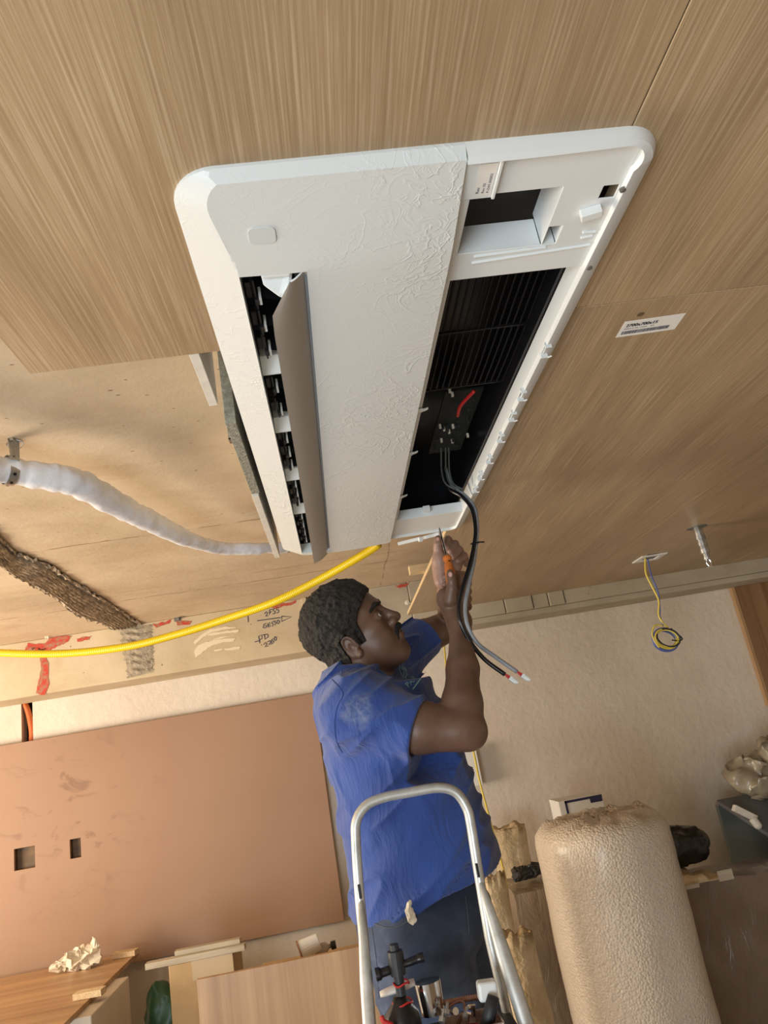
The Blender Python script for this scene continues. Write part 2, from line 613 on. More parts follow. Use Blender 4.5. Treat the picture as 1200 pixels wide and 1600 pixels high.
# handwriting in dark ink on the beam (strokes in pixels of the reference frame, laid on the beam face)
STROKES = [
    [(413, 959), (416, 956), (418, 958), (415, 963), (419, 962)], [(421, 960), (421, 953), (425, 952)], [(421, 957), (424, 956)],
    [(430, 951), (426, 952), (427, 955), (430, 955), (429, 959), (426, 959)], [(436, 949), (432, 950), (432, 953), (435, 953), (435, 957), (432, 958)],
    [(402, 970), (438, 965)], [(440, 963), (455, 964), (440, 971), (440, 963)],
    [(416, 974), (412, 976), (411, 981), (415, 981), (417, 978), (414, 978)], [(422, 973), (418, 975), (419, 980), (423, 978)], [(418, 977), (422, 976)],
    [(427, 971), (424, 973), (427, 976), (425, 979)], [(431, 970), (428, 971), (431, 974), (429, 977)], [(434, 969), (432, 973), (435, 975), (437, 971), (434, 969)],
    [(398, 1003), (406, 1001)], [(406, 1005), (404, 994), (409, 992), (409, 998), (405, 1000)],
    [(413, 992), (414, 999), (419, 995), (418, 991), (411, 992)],
    [(412, 1007), (415, 1004), (417, 1006), (414, 1011), (419, 1009)], [(418, 1003), (421, 1001), (423, 1003), (420, 1007), (424, 1006)],
    [(426, 998), (423, 1002), (425, 1006), (428, 1003), (425, 1001)], [(429, 995), (428, 1000), (431, 1001), (432, 996), (429, 995)],
    [(387, 957), (388, 972)]]
hw = MB()
for s_ in STROKES:
    hw.tube([at(*q, Y=YB - 0.0005) for q in s_], 0.0022, 5)
hw.build('handwriting', INK, beam)

# combed mortar strip across slab and down the beam
rows = []
A = [(-150, 770), (-60, 805), (-12, 828), (25, 862), (70, 880), (110, 905), (150, 930), (190, 955), (218, 974)]
B = [(-150, 800), (-60, 845), (-12, 872), (25, 898), (60, 915), (90, 935), (125, 960), (160, 972), (182, 984)]
n = 60
pa = smooth_path([at(*q, Z=ZS) for q in A], 10)
pb = smooth_path([at(*q, Z=ZS) for q in B], 10)
for i in range(len(pa)):
    row = []
    for k in range(57):
        t_ = k / 56
        p = Vector(pa[i]).lerp(Vector(pb[i]), t_ + random.uniform(-.004, .004))
        edge = min(t_, 1 - t_)
        amp = 0.014 * (0.5 + 0.5 * math.sin(t_ * math.pi * 2 * 8 + 0.5 * math.sin(i * 0.21))) + random.uniform(0, 0.004)
        if edge < 0.1:
            p += (Vector(pb[i]) - Vector(pa[i])) * (0.5 - t_) * -0.25 * random.uniform(0, 1)
            amp *= random.random()
        row.append((p.x, min(p.y, YB), ZS - 0.0015 - amp))
    rows.append(row)
mb = MB().grid(rows)
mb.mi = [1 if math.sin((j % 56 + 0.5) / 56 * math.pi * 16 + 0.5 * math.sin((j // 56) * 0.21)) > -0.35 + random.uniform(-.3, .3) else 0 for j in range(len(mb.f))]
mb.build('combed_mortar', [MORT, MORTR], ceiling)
rows = []
q0, q1 = [at(*q, Y=YB) for q in ((186, 983), (238, 975))], [at(*q, Y=YB) for q in ((200, 1060), (240, 1050))]
for i in range(40):
    row = []
    for k in range(16):
        p = q0[0].lerp(q0[1], k / 15).lerp(q1[0].lerp(q1[1], k / 15), i / 39)
        e = min(k, 15 - k, i, 39 - i) / 3.0
        row.append((p.x + (random.uniform(-.008, .008) if e < 0.5 else 0), YB - 0.0008 - min(e, 1) * (0.004 + 0.004 * math.sin(i * 1.1 + math.sin(k * 0.5) * 1.5) + random.uniform(0, .002)), p.z))
    rows.append(row)
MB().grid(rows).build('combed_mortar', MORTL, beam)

# ------------------------------------------------------------------ wood ceiling panels
XS = 0.415
XL = -0.382
XC = at(1074, 787, Z=ZW).x
T = 0.015
YE, YN = 0.985, -1.72


def panel(x0, x1, y0, y1, holes, label):
    o = MB().plate([x0, x1], [y0, y1], holes, lambda x, y, h: (x, y, ZW + T * h), 1).build('ceiling_panel', OAK, base=((x0 + x1) / 2, (y0 + y1) / 2, ZW), bevel=0.0008, seg=1)
    return tag(o, label, 'ceiling panel', 'oak veneer ceiling panels', kind='structure')


panel(XL, XS - 0.0015, YN, YE, [(-0.075, XS - 0.0015, 0.66, YE)], 'oak veneer ceiling panel ending in mid-air beside the cassette')
panel(XS, XC - 0.001, YN, YE - 0.001, [(XS, 0.43, 0.66, YE - 0.001)], 'oak veneer ceiling panel over the near corner of the cassette')
panel(XS, XC - 0.001, YE + 0.001, YB - 0.004, [(XS, 0.43, YE + 0.001, 2.13)], 'long oak veneer ceiling panel carrying the white printed sticker')
panel(XC, XC + 0.9, YN, YE - 0.001, [], 'oak veneer ceiling panel towards the right wall')
panel(XC, XC + 0.9, YE + 0.001, YB - 0.004, [(1.475, 1.535, 3.13, 3.20)], 'oak veneer ceiling panel with the wired opening')
panel(XC + 0.902, 3.49, YN, YB - 0.004, [], 'outermost oak veneer ceiling panel at the right wall')

# ------------------------------------------------------------------ ceiling cassette air conditioner
AX0, AX1, AY0, AY1 = -0.101, 0.458, 0.622, 2.165
ac = empty('air_conditioner', (0.18, 1.4, 0.56), 'long white ceiling cassette air conditioner, its grille off and one flap hanging open', 'air conditioner')
SL = (-0.047, 0.037, 0.772, 2.105)          # louvre slot
XM = 0.222                                   # edge of the closed centre cover
R = 0.05


def inset(y, r=R):
    d = min(y - AY0, AY1 - y)
    return 0 if d >= r else r - math.sqrt(max(r * r - (r - d) ** 2, 0))


def zshell(x, y):
    dl = x - (AX0 + inset(y))
    dn, df = y - AY0, AY1 - y
    c = lambda v: max(0.0, min(1.0, v))
    e = min(c(dl / 0.054), 0.5 * c(dn / 0.008) + 0.5 * c(dn / 0.14), c(df / 0.03))
    z = 0.596 - 0.026 * e
    z -= 0.005 * math.sin(math.pi * c((x + 0.05) / 0.28)) * c(dn / 0.2)
    return z


ys = [AY0 + R * (1 - math.cos(a * math.pi / 16)) for a in range(9)] + [AY0 + 0.008] + list(np.arange(AY0 + R + 0.012, SL[2] - 0.004, 0.012)) + [SL[2]] + \
     list(np.arange(SL[2] + 0.02, SL[3] - 0.005, 0.02)) + [SL[3]] + [AY1 - R * (1 - math.cos(a * math.pi / 16)) for a in range(8, -1, -1)]
ys = sorted(set(round(v, 5) for v in ys if AY0 <= v <= AY1))


def cols(y):
    xl = AX0 + inset(y)
    dn = max(0.0, min(1.0, (y - AY0) / 0.008)) * 0.5 + max(0.0, min(1.0, (y - AY0) / 0.14)) * 0.5
    df = max(0.0, min(1.0, (AY1 - y) / 0.03))
    c_r = min(0.9, max(0.12, min(dn, df)))
    wd = 0.054 / max(SL[0] - xl, 1e-3)
    c_r = min(0.93, c_r * wd)
    a = [xl + (SL[0] - xl) * t_ for t_ in (0, 0.06, c_r * 0.6, c_r, c_r + (1 - c_r) * 0.3, c_r + (1 - c_r) * 0.6, c_r + (1 - c_r) * 0.85, 1)]
    b = [SL[0] + (SL[1] - SL[0]) * t_ / 6 for t_ in range(1, 7)]
    c = [SL[1] + (XM - SL[1]) * t_ / 12 for t_ in range(1, 13)]
    return a + b + c


mb = MB()
for i in range(len(ys) - 1):
    ya, yb = ys[i], ys[i + 1]
    ca, cb = cols(ya), cols(yb)
    for j in range(len(ca) - 1):
        inslot = 7 <= j < 13 and ya >= SL[2] - 1e-4 and yb <= SL[3] + 1e-4
        if inslot:
            continue
        f = lambda x, y: (x, y, zshell(x, y))
        mb.add([f(ca[j], ya), f(ca[j + 1], ya), f(cb[j + 1], yb), f(cb[j], yb)], [(0, 1, 2, 3)])
    for (xa, xb) in ((ca[0], cb[0]), (XM, XM)):       # skirt up to the ceiling / side of the cover
        mb.add([(xa, ya, zshell(xa, ya)), (xb, yb, zshell(xb, yb)), (xb, yb, 0.6), (xa, ya, 0.6)], [(0, 1, 2, 3)])
for y in (ys[0], ys[-1]):
    ca = cols(y)
    for j in range(len(ca) - 1):
        mb.add([(ca[j], y, zshell(ca[j], y)), (ca[j + 1], y, zshell(ca[j + 1], y)), (ca[j + 1], y, 0.6), (ca[j], y, 0.6)], [(0, 1, 2, 3)])
# slot lips
for (x, sgn) in ((SL[0], 1), (SL[1], 1)):
    yy = [y for y in ys if SL[2] - 1e-4 <= y <= SL[3] + 1e-4]
    for a, b in zip(yy[:-1], yy[1:]):
        mb.add([(x, a, zshell(x, a)), (x, b, zshell(x, b)), (x, b, 0.598), (x, a, 0.598)], [(0, 1, 2, 3)])
for y in (SL[2], SL[3]):
    mb.add([(SL[0], y, zshell(SL[0], y)), (SL[1], y, zshell(SL[1], y)), (SL[1], y, 0.598), (SL[0], y, 0.598)], [(0, 1, 2, 3)])
fp = mb.build('front_panel', FILM, ac, smooth=True)
em = fp.modifiers.new('edges', 'EDGE_SPLIT')
em.split_angle = math.radians(9)
pf = at(410, 370, Z=0.572)
zc_ = zshell(pf.x, pf.y) - 0.0004
BADGE = M('badge_grey', (0.62, 0.66, 0.66), rough=0.25)
mb = MB()
pts = []
for k in range(24):
    t_ = k / 24 * 2 * math.pi
    cx = math.copysign(abs(math.cos(t_)) ** 0.45, math.cos(t_)) * 0.0155
    cy = math.copysign(abs(math.sin(t_)) ** 0.45, math.sin(t_)) * 0.0125
    pts.append((pf.x + cx, pf.y + cy, zshell(pf.x + cx, pf.y + cy) - 0.0002))
mb.prism(pts, (0, 0, -0.0012))
mb.build('receiver_window', BADGE, ac)

# unit body above the frame: an open steel tray with dark inner faces
mb = MB()
BX0, BX1, BY0, BY1 = -0.072, 0.428, 0.672, 2.12
ZT = 0.765
W_ = 0.006
mb.box((BX0, BY0, ZT - W_), (BX1, BY1, ZT))
mb.box((BX0, BY0, 0.602), (BX0 + W_, BY1, ZT))
mb.box((BX1 - W_, BY0, 0.626), (BX1, BY1, ZT))
mb.box((BX0, BY0, 0.602), (BX1, BY0 + W_, ZT))
mb.box((BX0, BY1 - W_, 0.602), (BX1, BY1, ZT))
mb.box((XM - 0.004, BY0, 0.600), (XM + 0.006, BY1, ZT))
mb.build('unit_body', BLACK, ac)
CASE = M('zinc_case', (0.5, 0.5, 0.5), rough=0.5, metal=0.6)
mb = MB()
mb.box((BX0 - 0.003, BY0 - 0.003, 0.606), (BX0 - 0.0005, BY1 + 0.003, ZT + 0.003))
mb.box((BX0, BY1 + 0.0005, 0.606), (BX1, BY1 + 0.003, ZT + 0.003))
mb.build('outer_case', CASE, ac)

# --- right-hand chassis, uncovered
ZC = 0.5885
XR = 0.429
H1 = (0.238, 0.352, 0.694, 0.800)
H2 = (0.236, XR, 0.857, 1.975)
mb = MB()
mb.plate([XM, 0.345, XR], [AY0 + 0.014, AY1 - 0.031], [H1, H2, (0.352, 0.372, 0.765, 0.80), (0.405, 0.425, 0.70, 0.722)],
         lambda x, y, h: (x, y, ZC + 0.0025 * h), 1)
# walls of the two wells
mb.box((H1[0], H1[3] + 0.0002, ZC + 0.0004), (H1[1], H1[3] + 0.002, 0.632))
mb.box((H1[1] + 0.0002, H1[2], ZC + 0.0004), (H1[1] + 0.002, H1[3], 0.640))
mb.box((H2[0], H2[3] + 0.0002, ZC + 0.0004), (H2[1], H2[3] + 0.002, 0.617))
mb.box((0.3545, 0.8002, ZC + .0004), (0.372, 0.802, 0.625))
mb.box((0.3722, 0.765, ZC + .0004), (0.374, 0.80, 0.625))
mb.box((XR - 0.001, H2[2] - 0.06, ZC - 0.002), (XR + 0.002, H2[3] + 0.05, 0.624))
mb.build('chassis', WHITE, ac, bevel=0.0012)

# outer rim of the right half, rounded corners
mb = MB()
rw = 0.0
prof = [(0.0, 0.5985), (0.004, 0.592), (0.010, 0.585), (0.0285, 0.581)]
path = []
cx, cy = AX1 - R, AY0 + R
path.append((XM, AY0, 0, -1))
for x in np.linspace(XM + 0.03, cx, 6):
    path.append((x, AY0, 0, -1))
for k in range(1, 9):
    a = -math.pi / 2 + k / 8 * math.pi / 2
    path.append((cx + R * math.cos(a), cy + R * math.sin(a), math.cos(a), math.sin(a)))
cy2 = AY1 - R
for y in np.linspace(cy + 0.05, cy2, 26):
    path.append((AX1, y, 1, 0))
for k in range(1, 9):
    a = k / 8 * math.pi / 2
    path.append((cx + R * math.cos(a), cy2 + R * math.sin(a), math.cos(a), math.sin(a)))
for x in np.linspace(cx - 0.02, XM, 6):
    path.append((x, AY1, 0, 1))
rows = []
for i, (x, y, nx, ny) in enumerate(path):
    near = y < AY0 + 0.02 and ny < -0.5
    dz = 0
    if near:
        dz = -0.004 * max(0, 1 - ((x - XM) / 0.20) ** 2)
    kq = 1.0 if ny > -0.01 or nx > 0.99 else 1.0 - 0.68 * (-ny)
    row = [(x, y, 0.6)] + [(x - nx * d * kq, y - ny * d * kq, z + dz * min(1, d / 0.01)) for d, z in prof]
    row.append((x - nx * 0.030 * kq, y - ny * 0.030 * kq, ZC + 0.001))
    cor_ = abs(nx) > 0.01 and abs(ny) > 0.01
    row.append((x - nx * (0.048 if cor_ else 0.031 * kq), y - ny * (0.048 if cor_ else 0.031 * kq), ZC + 0.0015))
    rows.append(row)
mb.grid(rows)
rim = mb.build('rim', WHITE, ac, smooth=True)
em = rim.modifiers.new('edges', 'EDGE_SPLIT')
em.split_angle = math.radians(40)

# ribs and raised boxes on the chassis
mb = MB()
for (a, b) in (((925, 362), (0, 0)),):
    pass
for (a, b) in (((655, 0), (0, 0)),):
    pass
for (qa, qb) in (((740, 400), (853, 385)), ((737, 410), (922, 381)), ((907, 371), (926, 367)), ((910, 362), (931, 361))):
    a, b = at(*qa, Z=ZC), at(*qb, Z=ZC)
    mb.bar(a - Vector((0, 0, .001)), b - Vector((0, 0, .001)), 0.0022, 0.004)
mb.build('stiffening_rib', WHITE, ac, bevel=0.0008)
mb = MB()
a, b = at(905, 332, Z=ZC), at(938, 322, Z=ZC)
mb.bar(a - Vector((0, 0, .006)), b - Vector((0, 0, .006)), 0.012, 0.012)
mb.build('bracket', WHITE, ac, bevel=0.001)
mb = MB()
mb.box((XM + 0.002, AY0 + 0.0145, ZC - 0.003), (0.262, H1[2] + 0.002, ZC))
mb.build('sticker_plate', WHITE, ac, bevel=0.0008)
mb = MB()
mb.box((0.262, AY0 + 0.0145, ZC - 0.006), (0.266, H1[2] + 0.002, ZC))
mb.build('stiffening_rib', WHITE, ac, bevel=0.0008)

# snap clips along the right rim
mb = MB()
c_ = at(858, 545, Z=0.583)


def clip_mesh(mb, c):
    x, y, z = c
    mb.box((x - 0.012, y - 0.016, z - 0.006), (x + 0.000, y - 0.014, z + 0.004))
    mb.box((x - 0.012, y + 0.014, z - 0.008), (x + 0.001, y + 0.0165, z + 0.004))
    mb.box((x - 0.012, y - 0.016, z - 0.001), (x - 0.010, y + 0.016, z + 0.004))
    mb.bar((x + 0.000, y + 0.015, z - 0.008), (x + 0.006, y + 0.011, z - 0.008), 0.0025, 0.0025)


clip_mesh(mb, c_)
k0 = mb.build('clip', WHITE, ac, bevel=0.0006, seg=1)
for q in ((820, 615), (805, 648), (786, 682), (768, 716), (754, 742), (746, 762)):
    p = at(*q, Z=0.583)
    dup_part(k0, (p.x - c_.x, p.y - c_.y, 0))
mb = MB()
h_ = at(672, 641, Z=0.585)
mb.tube(smooth_path([(XM - 0.002, h_.y - .006, 0.583), (XM + 0.012, h_.y - 0.004, 0.585), (XM + 0.022, h_.y + 0.002, 0.589), (XM + 0.026, h_.y + 0.003, 0.591)], 4), [0.008] * 5 + [0.0055] * 5 + [0.005] * 3, 10, 0.45)
k1 = mb.build('hook', WHITE, ac, smooth=True)
for q in ((657, 708), (643, 775)):
    p = at(*q, Z=0.585)
    dup_part(k1, (0, p.y - h_.y, 0))
mb = MB()
p = at(672, 783, Z=0.60)
mb.box((p.x - 0.010, 1.955, 0.598), (p.x + 0.010, 1.972, 0.614))
mb.build('latch', WHITE, ac, bevel=0.001)
# far edge broken lugs
mb = MB()
for (qa, qb, w_) in (((622, 850), (655, 842), 0.010), ((660, 841), (686, 834), 0.006)):
    a, b = at(*qa, Z=0.577), at(*qb, Z=0.577)
    mb.bar(a, b, w_, 0.010)
mb.lathe(at(654, 843, Z=0.57), (1, 0.1, 0), [(0, 0.008), (0.012, 0.008)], 14)
mb.build('lug', WHITE, ac, bevel=0.0012)
SCR = M('screw_metal', (0.2, 0.19, 0.17), rough=0.5, metal=0.5)
for q in ((921, 419), (973, 297)):
    p = at(*q, Z=0.5815)
    MB().lathe(p + Vector((0, 0, 0.002)), (0, 0, -1), [(0, 0.004), (0.003, 0.004), (0.004, 0.002)], 10).build('screw', SCR, ac)

# --- black inner parts seen through the wells
mb = MB()
for k in range(15):           # filter grille: long ribs bending across
    x = 0.245 + k * 0.0125
    mb.tube([(x, y, 0.655 + 0.004 * math.sin(y * 9)) for y in np.linspace(0.87, 1.31, 12)], 0.0022, 5)
for y in (0.90, 1.10, 1.31):
    mb.bar((0.236, y, 0.652), (0.425, y, 0.652), 0.004, 0.004)
GLOSSB = M('gloss_black', (0.004, 0.004, 0.005), rough=0.5, spec=0.3)
mb.build('intake_grille', GLOSSB, ac)
mb = MB()
mb.box((0.230, 0.70, 0.66), (0.42, 0.85, 0.70))
mb.build('control_cover', DARKGREY, ac, bevel=0.004)
PCB = M('circuit_board', (0.008, 0.012, 0.011), rough=0.6, spec=0.2)
a = at(705, 660, Z=0.68)
mb = MB()
mb.box((a.x - 0.035, a.y - 0.16, 0.680), (a.x + 0.05, a.y + 0.18, 0.684))
pcb = mb.build('circuit_board', PCB, ac)
COMPW = M('component_white', (0.6, 0.55, 0.45), rough=0.5)
for k in range(26):
    x, y = a.x + random.uniform(-0.03, 0.04), a.y + random.uniform(-0.13, 0.14)
    s1, s2 = random.uniform(0.002, 0.006), random.uniform(0.002, 0.006)
    MB().box((x, y, 0.680 - random.uniform(0.004, 0.012)), (x + s1, y + s2, 0.680)).build('electronic_component', DARKGREY, pcb)
for q in ((703, 612), (707, 618), (688, 668), (694, 672), (702, 676), (708, 668), (690, 690), (707, 691), (731, 682)):
    p = at(*q, Z=0.672)
    MB().box((p.x - 0.0025, p.y - 0.003, 0.670), (p.x + 0.0025, p.y + 0.003, 0.680)).build('connector', COMPW, pcb)
mb = MB()
mb.tube(smooth_path([at(*q, Z=0.665) for q in ((741, 611), (732, 620), (719, 635), (715, 650))], 5), 0.004, 8)
mb.build('red_wire', REDPL, pcb, smooth=True)
mb = MB()
for dx in (0, 7, 12):
    mb.tube(smooth_path([at(x + dx, y, Z=0.65 - 0.02 * i) for i, (x, y) in enumerate(((689, 700), (690, 735), (696, 755), (712, 765)))], 6), 0.0022, 7)
GWIRE = M('grey_green_wire', (0.04, 0.055, 0.055), rough=0.35)
mb.build('signal_wire', GWIRE, pcb, smooth=True)

# --- louvre (hanging flap)
def flap_section(y, kind=0):
    """from hinge edge to free edge"""
    s_ = []
    for k in range(9):
        t_ = k / 8
        x = 0.0345 - 0.050 * t_
        z = 0.574 - 0.030 * t_ - 0.006 * math.sin(math.pi * t_)
        s_.append((x, z))
    return s_


GREYF = M('flap_grey', (0.38, 0.34, 0.295), rough=0.42)
mb = MB()
yy = list(np.linspace(0.778, 2.150, 30))
rows_b, rows_t = [], []
for y in yy:
    sec = flap_section(y)
    cut = max(0.0, 1 - (y - 0.778) / 0.05) * 0.62       # chamfered near corner
    sec = [(0.0345 + (x - 0.0345) * (1 - cut * (k / 8)), 0.574 + (z - 0.574) * (1 - cut * (k / 8))) for k, (x, z) in enumerate(sec)]
    rows_b.append([(x, y, z) for x, z in sec])
    rows_t.append([(x + 0.0015, y, z + 0.005 * (1 - 0.5 * k / 8)) for k, (x, z) in enumerate(sec)])
mb.grid(rows_b)
mb.cur = 1
mb.grid(rows_t)
for j in (0, -1):
    for i in range(len(yy) - 1):
        mb.add([rows_b[i][j], rows_b[i + 1][j], rows_t[i + 1][j], rows_t[i][j]], [(0, 1, 2, 3)])
for i in (0, -1):
    for j in range(8):
        mb.add([rows_b[i][j], rows_b[i][j + 1], rows_t[i][j + 1], rows_t[i][j]], [(0, 1, 2, 3)])
lv = mb.build('louver', [GREYF, WHITE], ac, smooth=True)
em = lv.modifiers.new('edges', 'EDGE_SPLIT')
em.split_angle = math.radians(35)
mb = MB()
mb.prism([(0.020, 0.774, 0.600), (-0.012, 0.774, 0.604), (-0.022, 0.778, 0.585), (-0.020, 0.79, 0.568), (-0.002, 0.800, 0.555), (0.012, 0.79, 0.562)], (0.004, 0.004, 0.0))
mb.box((-0.020, 0.7725, 0.568), (0.016, 0.778, 0.60))
mb.build('louver_arm', WHITE, ac, bevel=0.002)
mb = MB()
mb.tube([(0.0355, y, 0.5735) for y in (0.79, 2.10)], 0.0022, 8)
mb.build('hinge_rod', M('hinge_blue_grey', (0.2, 0.23, 0.26), rough=0.4), ac)

# white dividers and black vanes in the slot
ydiv = [at(420, 577, Z=0.585).y, at(447, 668, Z=0.585).y, at(462, 745, Z=0.585).y, at(473, 798, Z=0.585).y]
d0 = None
for y in ydiv:
    if d0 is None:
        mb = MB()
        mb.prism([(SL[0] + 0.001, y - 0.016, 0.60), (SL[0] + 0.001, y + 0.012, 0.583), (SL[0] + 0.001, y + 0.016, 0.583), (SL[0] + 0.001, y + 0.016, 0.64), (SL[0] + 0.001, y - 0.016, 0.64)], (0.082, 0, 0))
        d0 = mb.build('divider', WHITE, ac, bevel=0.001)
        yd0 = y
    else:
        dup_part(d0, (0, y - yd0, 0))
VANE = M('vane_black', (0.014, 0.015, 0.018), rough=0.3)
edges = [0.785] + ydiv + [2.10]
v0 = c0_ = None
for a, b in zip(edges[:-1], edges[1:]):
    n = max(2, int((b - a) / 0.075))
    for k in range(n):
        y = a + 0.025 + (b - a - 0.045) * (k + 0.5) / n
        if v0 is None:
            mb = MB()
            rows = []
            for i in range(6):
                rows.append([(SL[0] + 0.012 + 0.058 * u / 4, y + 0.012 * math.sin(i * 0.4) + 0.028 * u / 4, 0.590 + 0.012 * i + 0.006 * u / 4) for u in range(5)])
            mb.grid(rows)
            mb.grid([[(p[0] + 0.001, p[1] + 0.003, p[2]) for p in r] for r in rows])
            v0 = mb.build('vane', VANE, ac, smooth=True)
            mb = MB()
            mb.box((SL[0] + 0.003, y - 0.028, 0.592), (SL[0] + 0.010, y + 0.004, 0.606))
            mb.tube([(SL[0] + 0.014, y - 0.032, 0.592), (SL[0] + 0.014, y + 0.032, 0.592)], 0.0018, 6)
            mb.box((SL[0] + 0.012, y + 0.004, 0.586), (SL[0] + 0.018, y + 0.016, 0.600))
            c0_ = mb.build('vane_link', DARKGREY, ac, bevel=0.0008, seg=1)
            mb = MB()
            mb.box((SL[0] + 0.018, y + 0.002, 0.588), (SL[0] + 0.0215, y + 0.018, 0.606))
            w0_ = mb.build('vane_pin', WHITE, ac)
            yv0 = y
        else:
            dup_part(v0, (0, y - yv0, 0))
            dup_part(c0_, (0, y - yv0, 0))
            dup_part(w0_, (0, y - yv0, 0))
mb = MB()
mb.box((SL[0] - 0.010, SL[2] - 0.006, 0.664), (SL[1] + 0.006, SL[3] + 0.006, 0.668))
mb.box((SL[1] + 0.002, SL[2] - 0.006, 0.599), (SL[1] + 0.006, SL[3] + 0.006, 0.668))
mb.box((SL[0] - 0.010, SL[2] - 0.006, 0.599), (SL[0] - 0.006, SL[3] + 0.006, 0.668))
mb.build('air_duct', VANE, ac)


# --- printed marks
def text_mesh(body, size=1.0, shear=0.0):
    cu = bpy.data.curves.new('lettering', 'FONT')
    cu.body = body
    cu.size = size
    cu.shear = shear
    cu.resolution_u = 2
    o = bpy.data.objects.new('lettering_tmp', cu)
    COL.objects.link(o)
    dg = bpy.context.evaluated_depsgraph_get()
    dg.update()
    me = bpy.data.meshes.new_from_object(o.evaluated_get(dg))
    bpy.data.objects.remove(o)
    vs = [Vector(v.co) for v in me.vertices]
    fs = [tuple(p.vertices) for p in me.polygons]
    bpy.data.meshes.remove(me)
    return vs, fs


def put_text(mb, body, org, ux, uy, height, width=None, shear=0.0):
    vs, fs = text_mesh(body, 1.0, shear)
    mx = max(v.x for v in vs)
    my = max(v.y for v in vs)
    sx = (width / mx) if width else height / my
    sy = height / my
    mb.add([org + ux * (v.x * sx) + uy * (v.y * sy) for v in vs], fs)


mb = MB()
zk = ZC - 0.0034
a0 = at(741, 303, Z=zk)
mb.box((a0.x - 0.001, a0.y - 0.045, zk - 0.0002), (a0.x + 0.020, a0.y + 0.004, zk))
st = mb.build('sticker', PAPER, ac)
mb = MB()
ux, uy = Vector((0, -1, 0)), Vector((-1, 0, 0))
Z_ = Vector((0, 0, -0.0005))
put_text(mb, 'Rev', Vector((a0.x + 0.005, a0.y, zk)) + Z_, ux, uy, 0.004, 0.010)
put_text(mb, 'Rev 02', Vector((a0.x + 0.011, a0.y, zk)) + Z_, ux, uy, 0.003, 0.016)
put_text(mb, 'P-DM 00002', Vector((a0.x + 0.017, a0.y, zk)) + Z_, ux, uy, 0.003, 0.030)
mb.build('lettering', INK, st)

# ------------------------------------------------------------------ things at the ceiling
from mathutils import noise as mnoise


def crumple(v, scale, amp, seed=0.0):
    q = Vector(v) * scale + Vector((seed, seed * 1.7, -seed))
    n_ = Vector((mnoise.noise(q), mnoise.noise(q + Vector((31, 7, 3))), mnoise.noise(q + Vector((-11, 17, 53)))))
    n2 = Vector((mnoise.noise(q * 2.7), mnoise.noise(q * 2.7 + Vector((31, 7, 3))), mnoise.noise(q * 2.7 + Vector((-11, 17, 53)))))
    return Vector(v) + (n_ + n2 * 0.5) * amp


def lump(mb, c, r, nu=28, nv=18, power=1.0, scale=10, amp=0.02, seed=1.0, zmin=None):
    """superellipsoid with crumpled surface"""
    c = Vector(c)
    rows = []
    sg = lambda a: math.copysign(abs(a) ** power, a)
    for i in range(nv + 1):
        ph = -math.pi / 2 + math.pi * i / nv
        row = []
        for k in range(nu):
            th = 2 * math.pi * k / nu
            p = Vector((sg(math.cos(ph)) * sg(math.cos(th)) * r[0], sg(math.cos(ph)) * sg(math.sin(th)) * r[1], sg(math.sin(ph)) * r[2])) + c
            p = crumple(p, scale, amp, seed)
            if zmin is not None:
                p.z = max(p.z, zmin)
            row.append(p)
        row.append(row[0].copy())
        rows.append(row)
    mb.grid(rows)
    return mb


# boards standing above the missing ceiling panel
tag(MB().box((-0.150, 0.990, 0.603), (-0.135, 1.165, 0.773)).build('hanging_board', [EDGEBAND], bevel=0.0006),
    'short white-edged board standing on edge under the slab beside the cassette', 'board', 'boards on edge beside the cassette')
tag(MB().box((-0.134, 1.235, 0.600), (-0.114, 1.625, 0.773)).build('fibre_board', [FIBRE], bevel=0.001),
    'rough grey fibre board on edge along the flap side of the cassette', 'board', 'boards on edge beside the cassette')
tag(MB().box((-0.134, 1.63, 0.596), (-0.118, 2.215, 0.773)).build('hanging_board', [EDGEBAND], bevel=0.0006),
    'long pale-edged board on edge reaching to the far corner of the cassette', 'board', 'boards on edge beside the cassette')
mb = MB()
p = at(374, 684, Z=0.66)
mb.box((p.x - 0.022, p.y - 0.012, 0.655), (p.x + 0.03, p.y + 0.012, 0.657))
mb.box((p.x - 0.022, p.y - 0.012, 0.655), (p.x + 0.03, p.y - 0.010, 0.675))
mb.box((p.x - 0.022, p.y + 0.010, 0.655), (p.x + 0.03, p.y + 0.012, 0.675))
mb.box((p.x - 0.022, p.y - 0.010, 0.657), (p.x - 0.018, p.y + 0.010, ZS))
tag(mb.build('steel_channel', STEEL), 'small galvanised channel bracket sticking out of the grey fibre board', 'bracket')

# wrapped refrigerant pipe with its strap
WRAP = M('white_tape_wrap', (0.78, 0.79, 0.82), (0.66, 0.67, 0.72), 8, rough=0.42, bs=9, bstr=0.9, bdist=0.01)
cen = [((-420, 640), 0.69, .034), ((-240, 690), 0.69, .034), ((-60, 725), 0.69, .034), ((15, 735), 0.695, .031), ((75, 745), 0.69, .034), ((125, 757), 0.685, .036), ((190, 792), 0.68, .034), ((250, 822), 0.68, .031), ((300, 845), 0.685, .026), ((350, 857), 0.69, .022), ((400, 857), 0.69, .021), ((450, 856), 0.70, .021)]
pts = smooth_path([tuple(at(*q, Z=z)) + (r,) for q, z, r in cen], 14)
mb = MB()
rs = [p[3] * 0.92 * (1 + 0.035 * math.sin(i * 0.9) + random.uniform(-.015, .015)) for i, p in enumerate(pts)]
mb.tube(pts, rs, 28)
mb.v = [tuple(crumple(v, 26, 0.004)) for v in mb.v]
tag(mb.build('wrapped_pipe', WRAP, smooth=True), 'thick pipe wrapped in white tape sagging under the concrete slab', 'pipe')
ctr = Vector(pts[42][:3])
mb = MB()
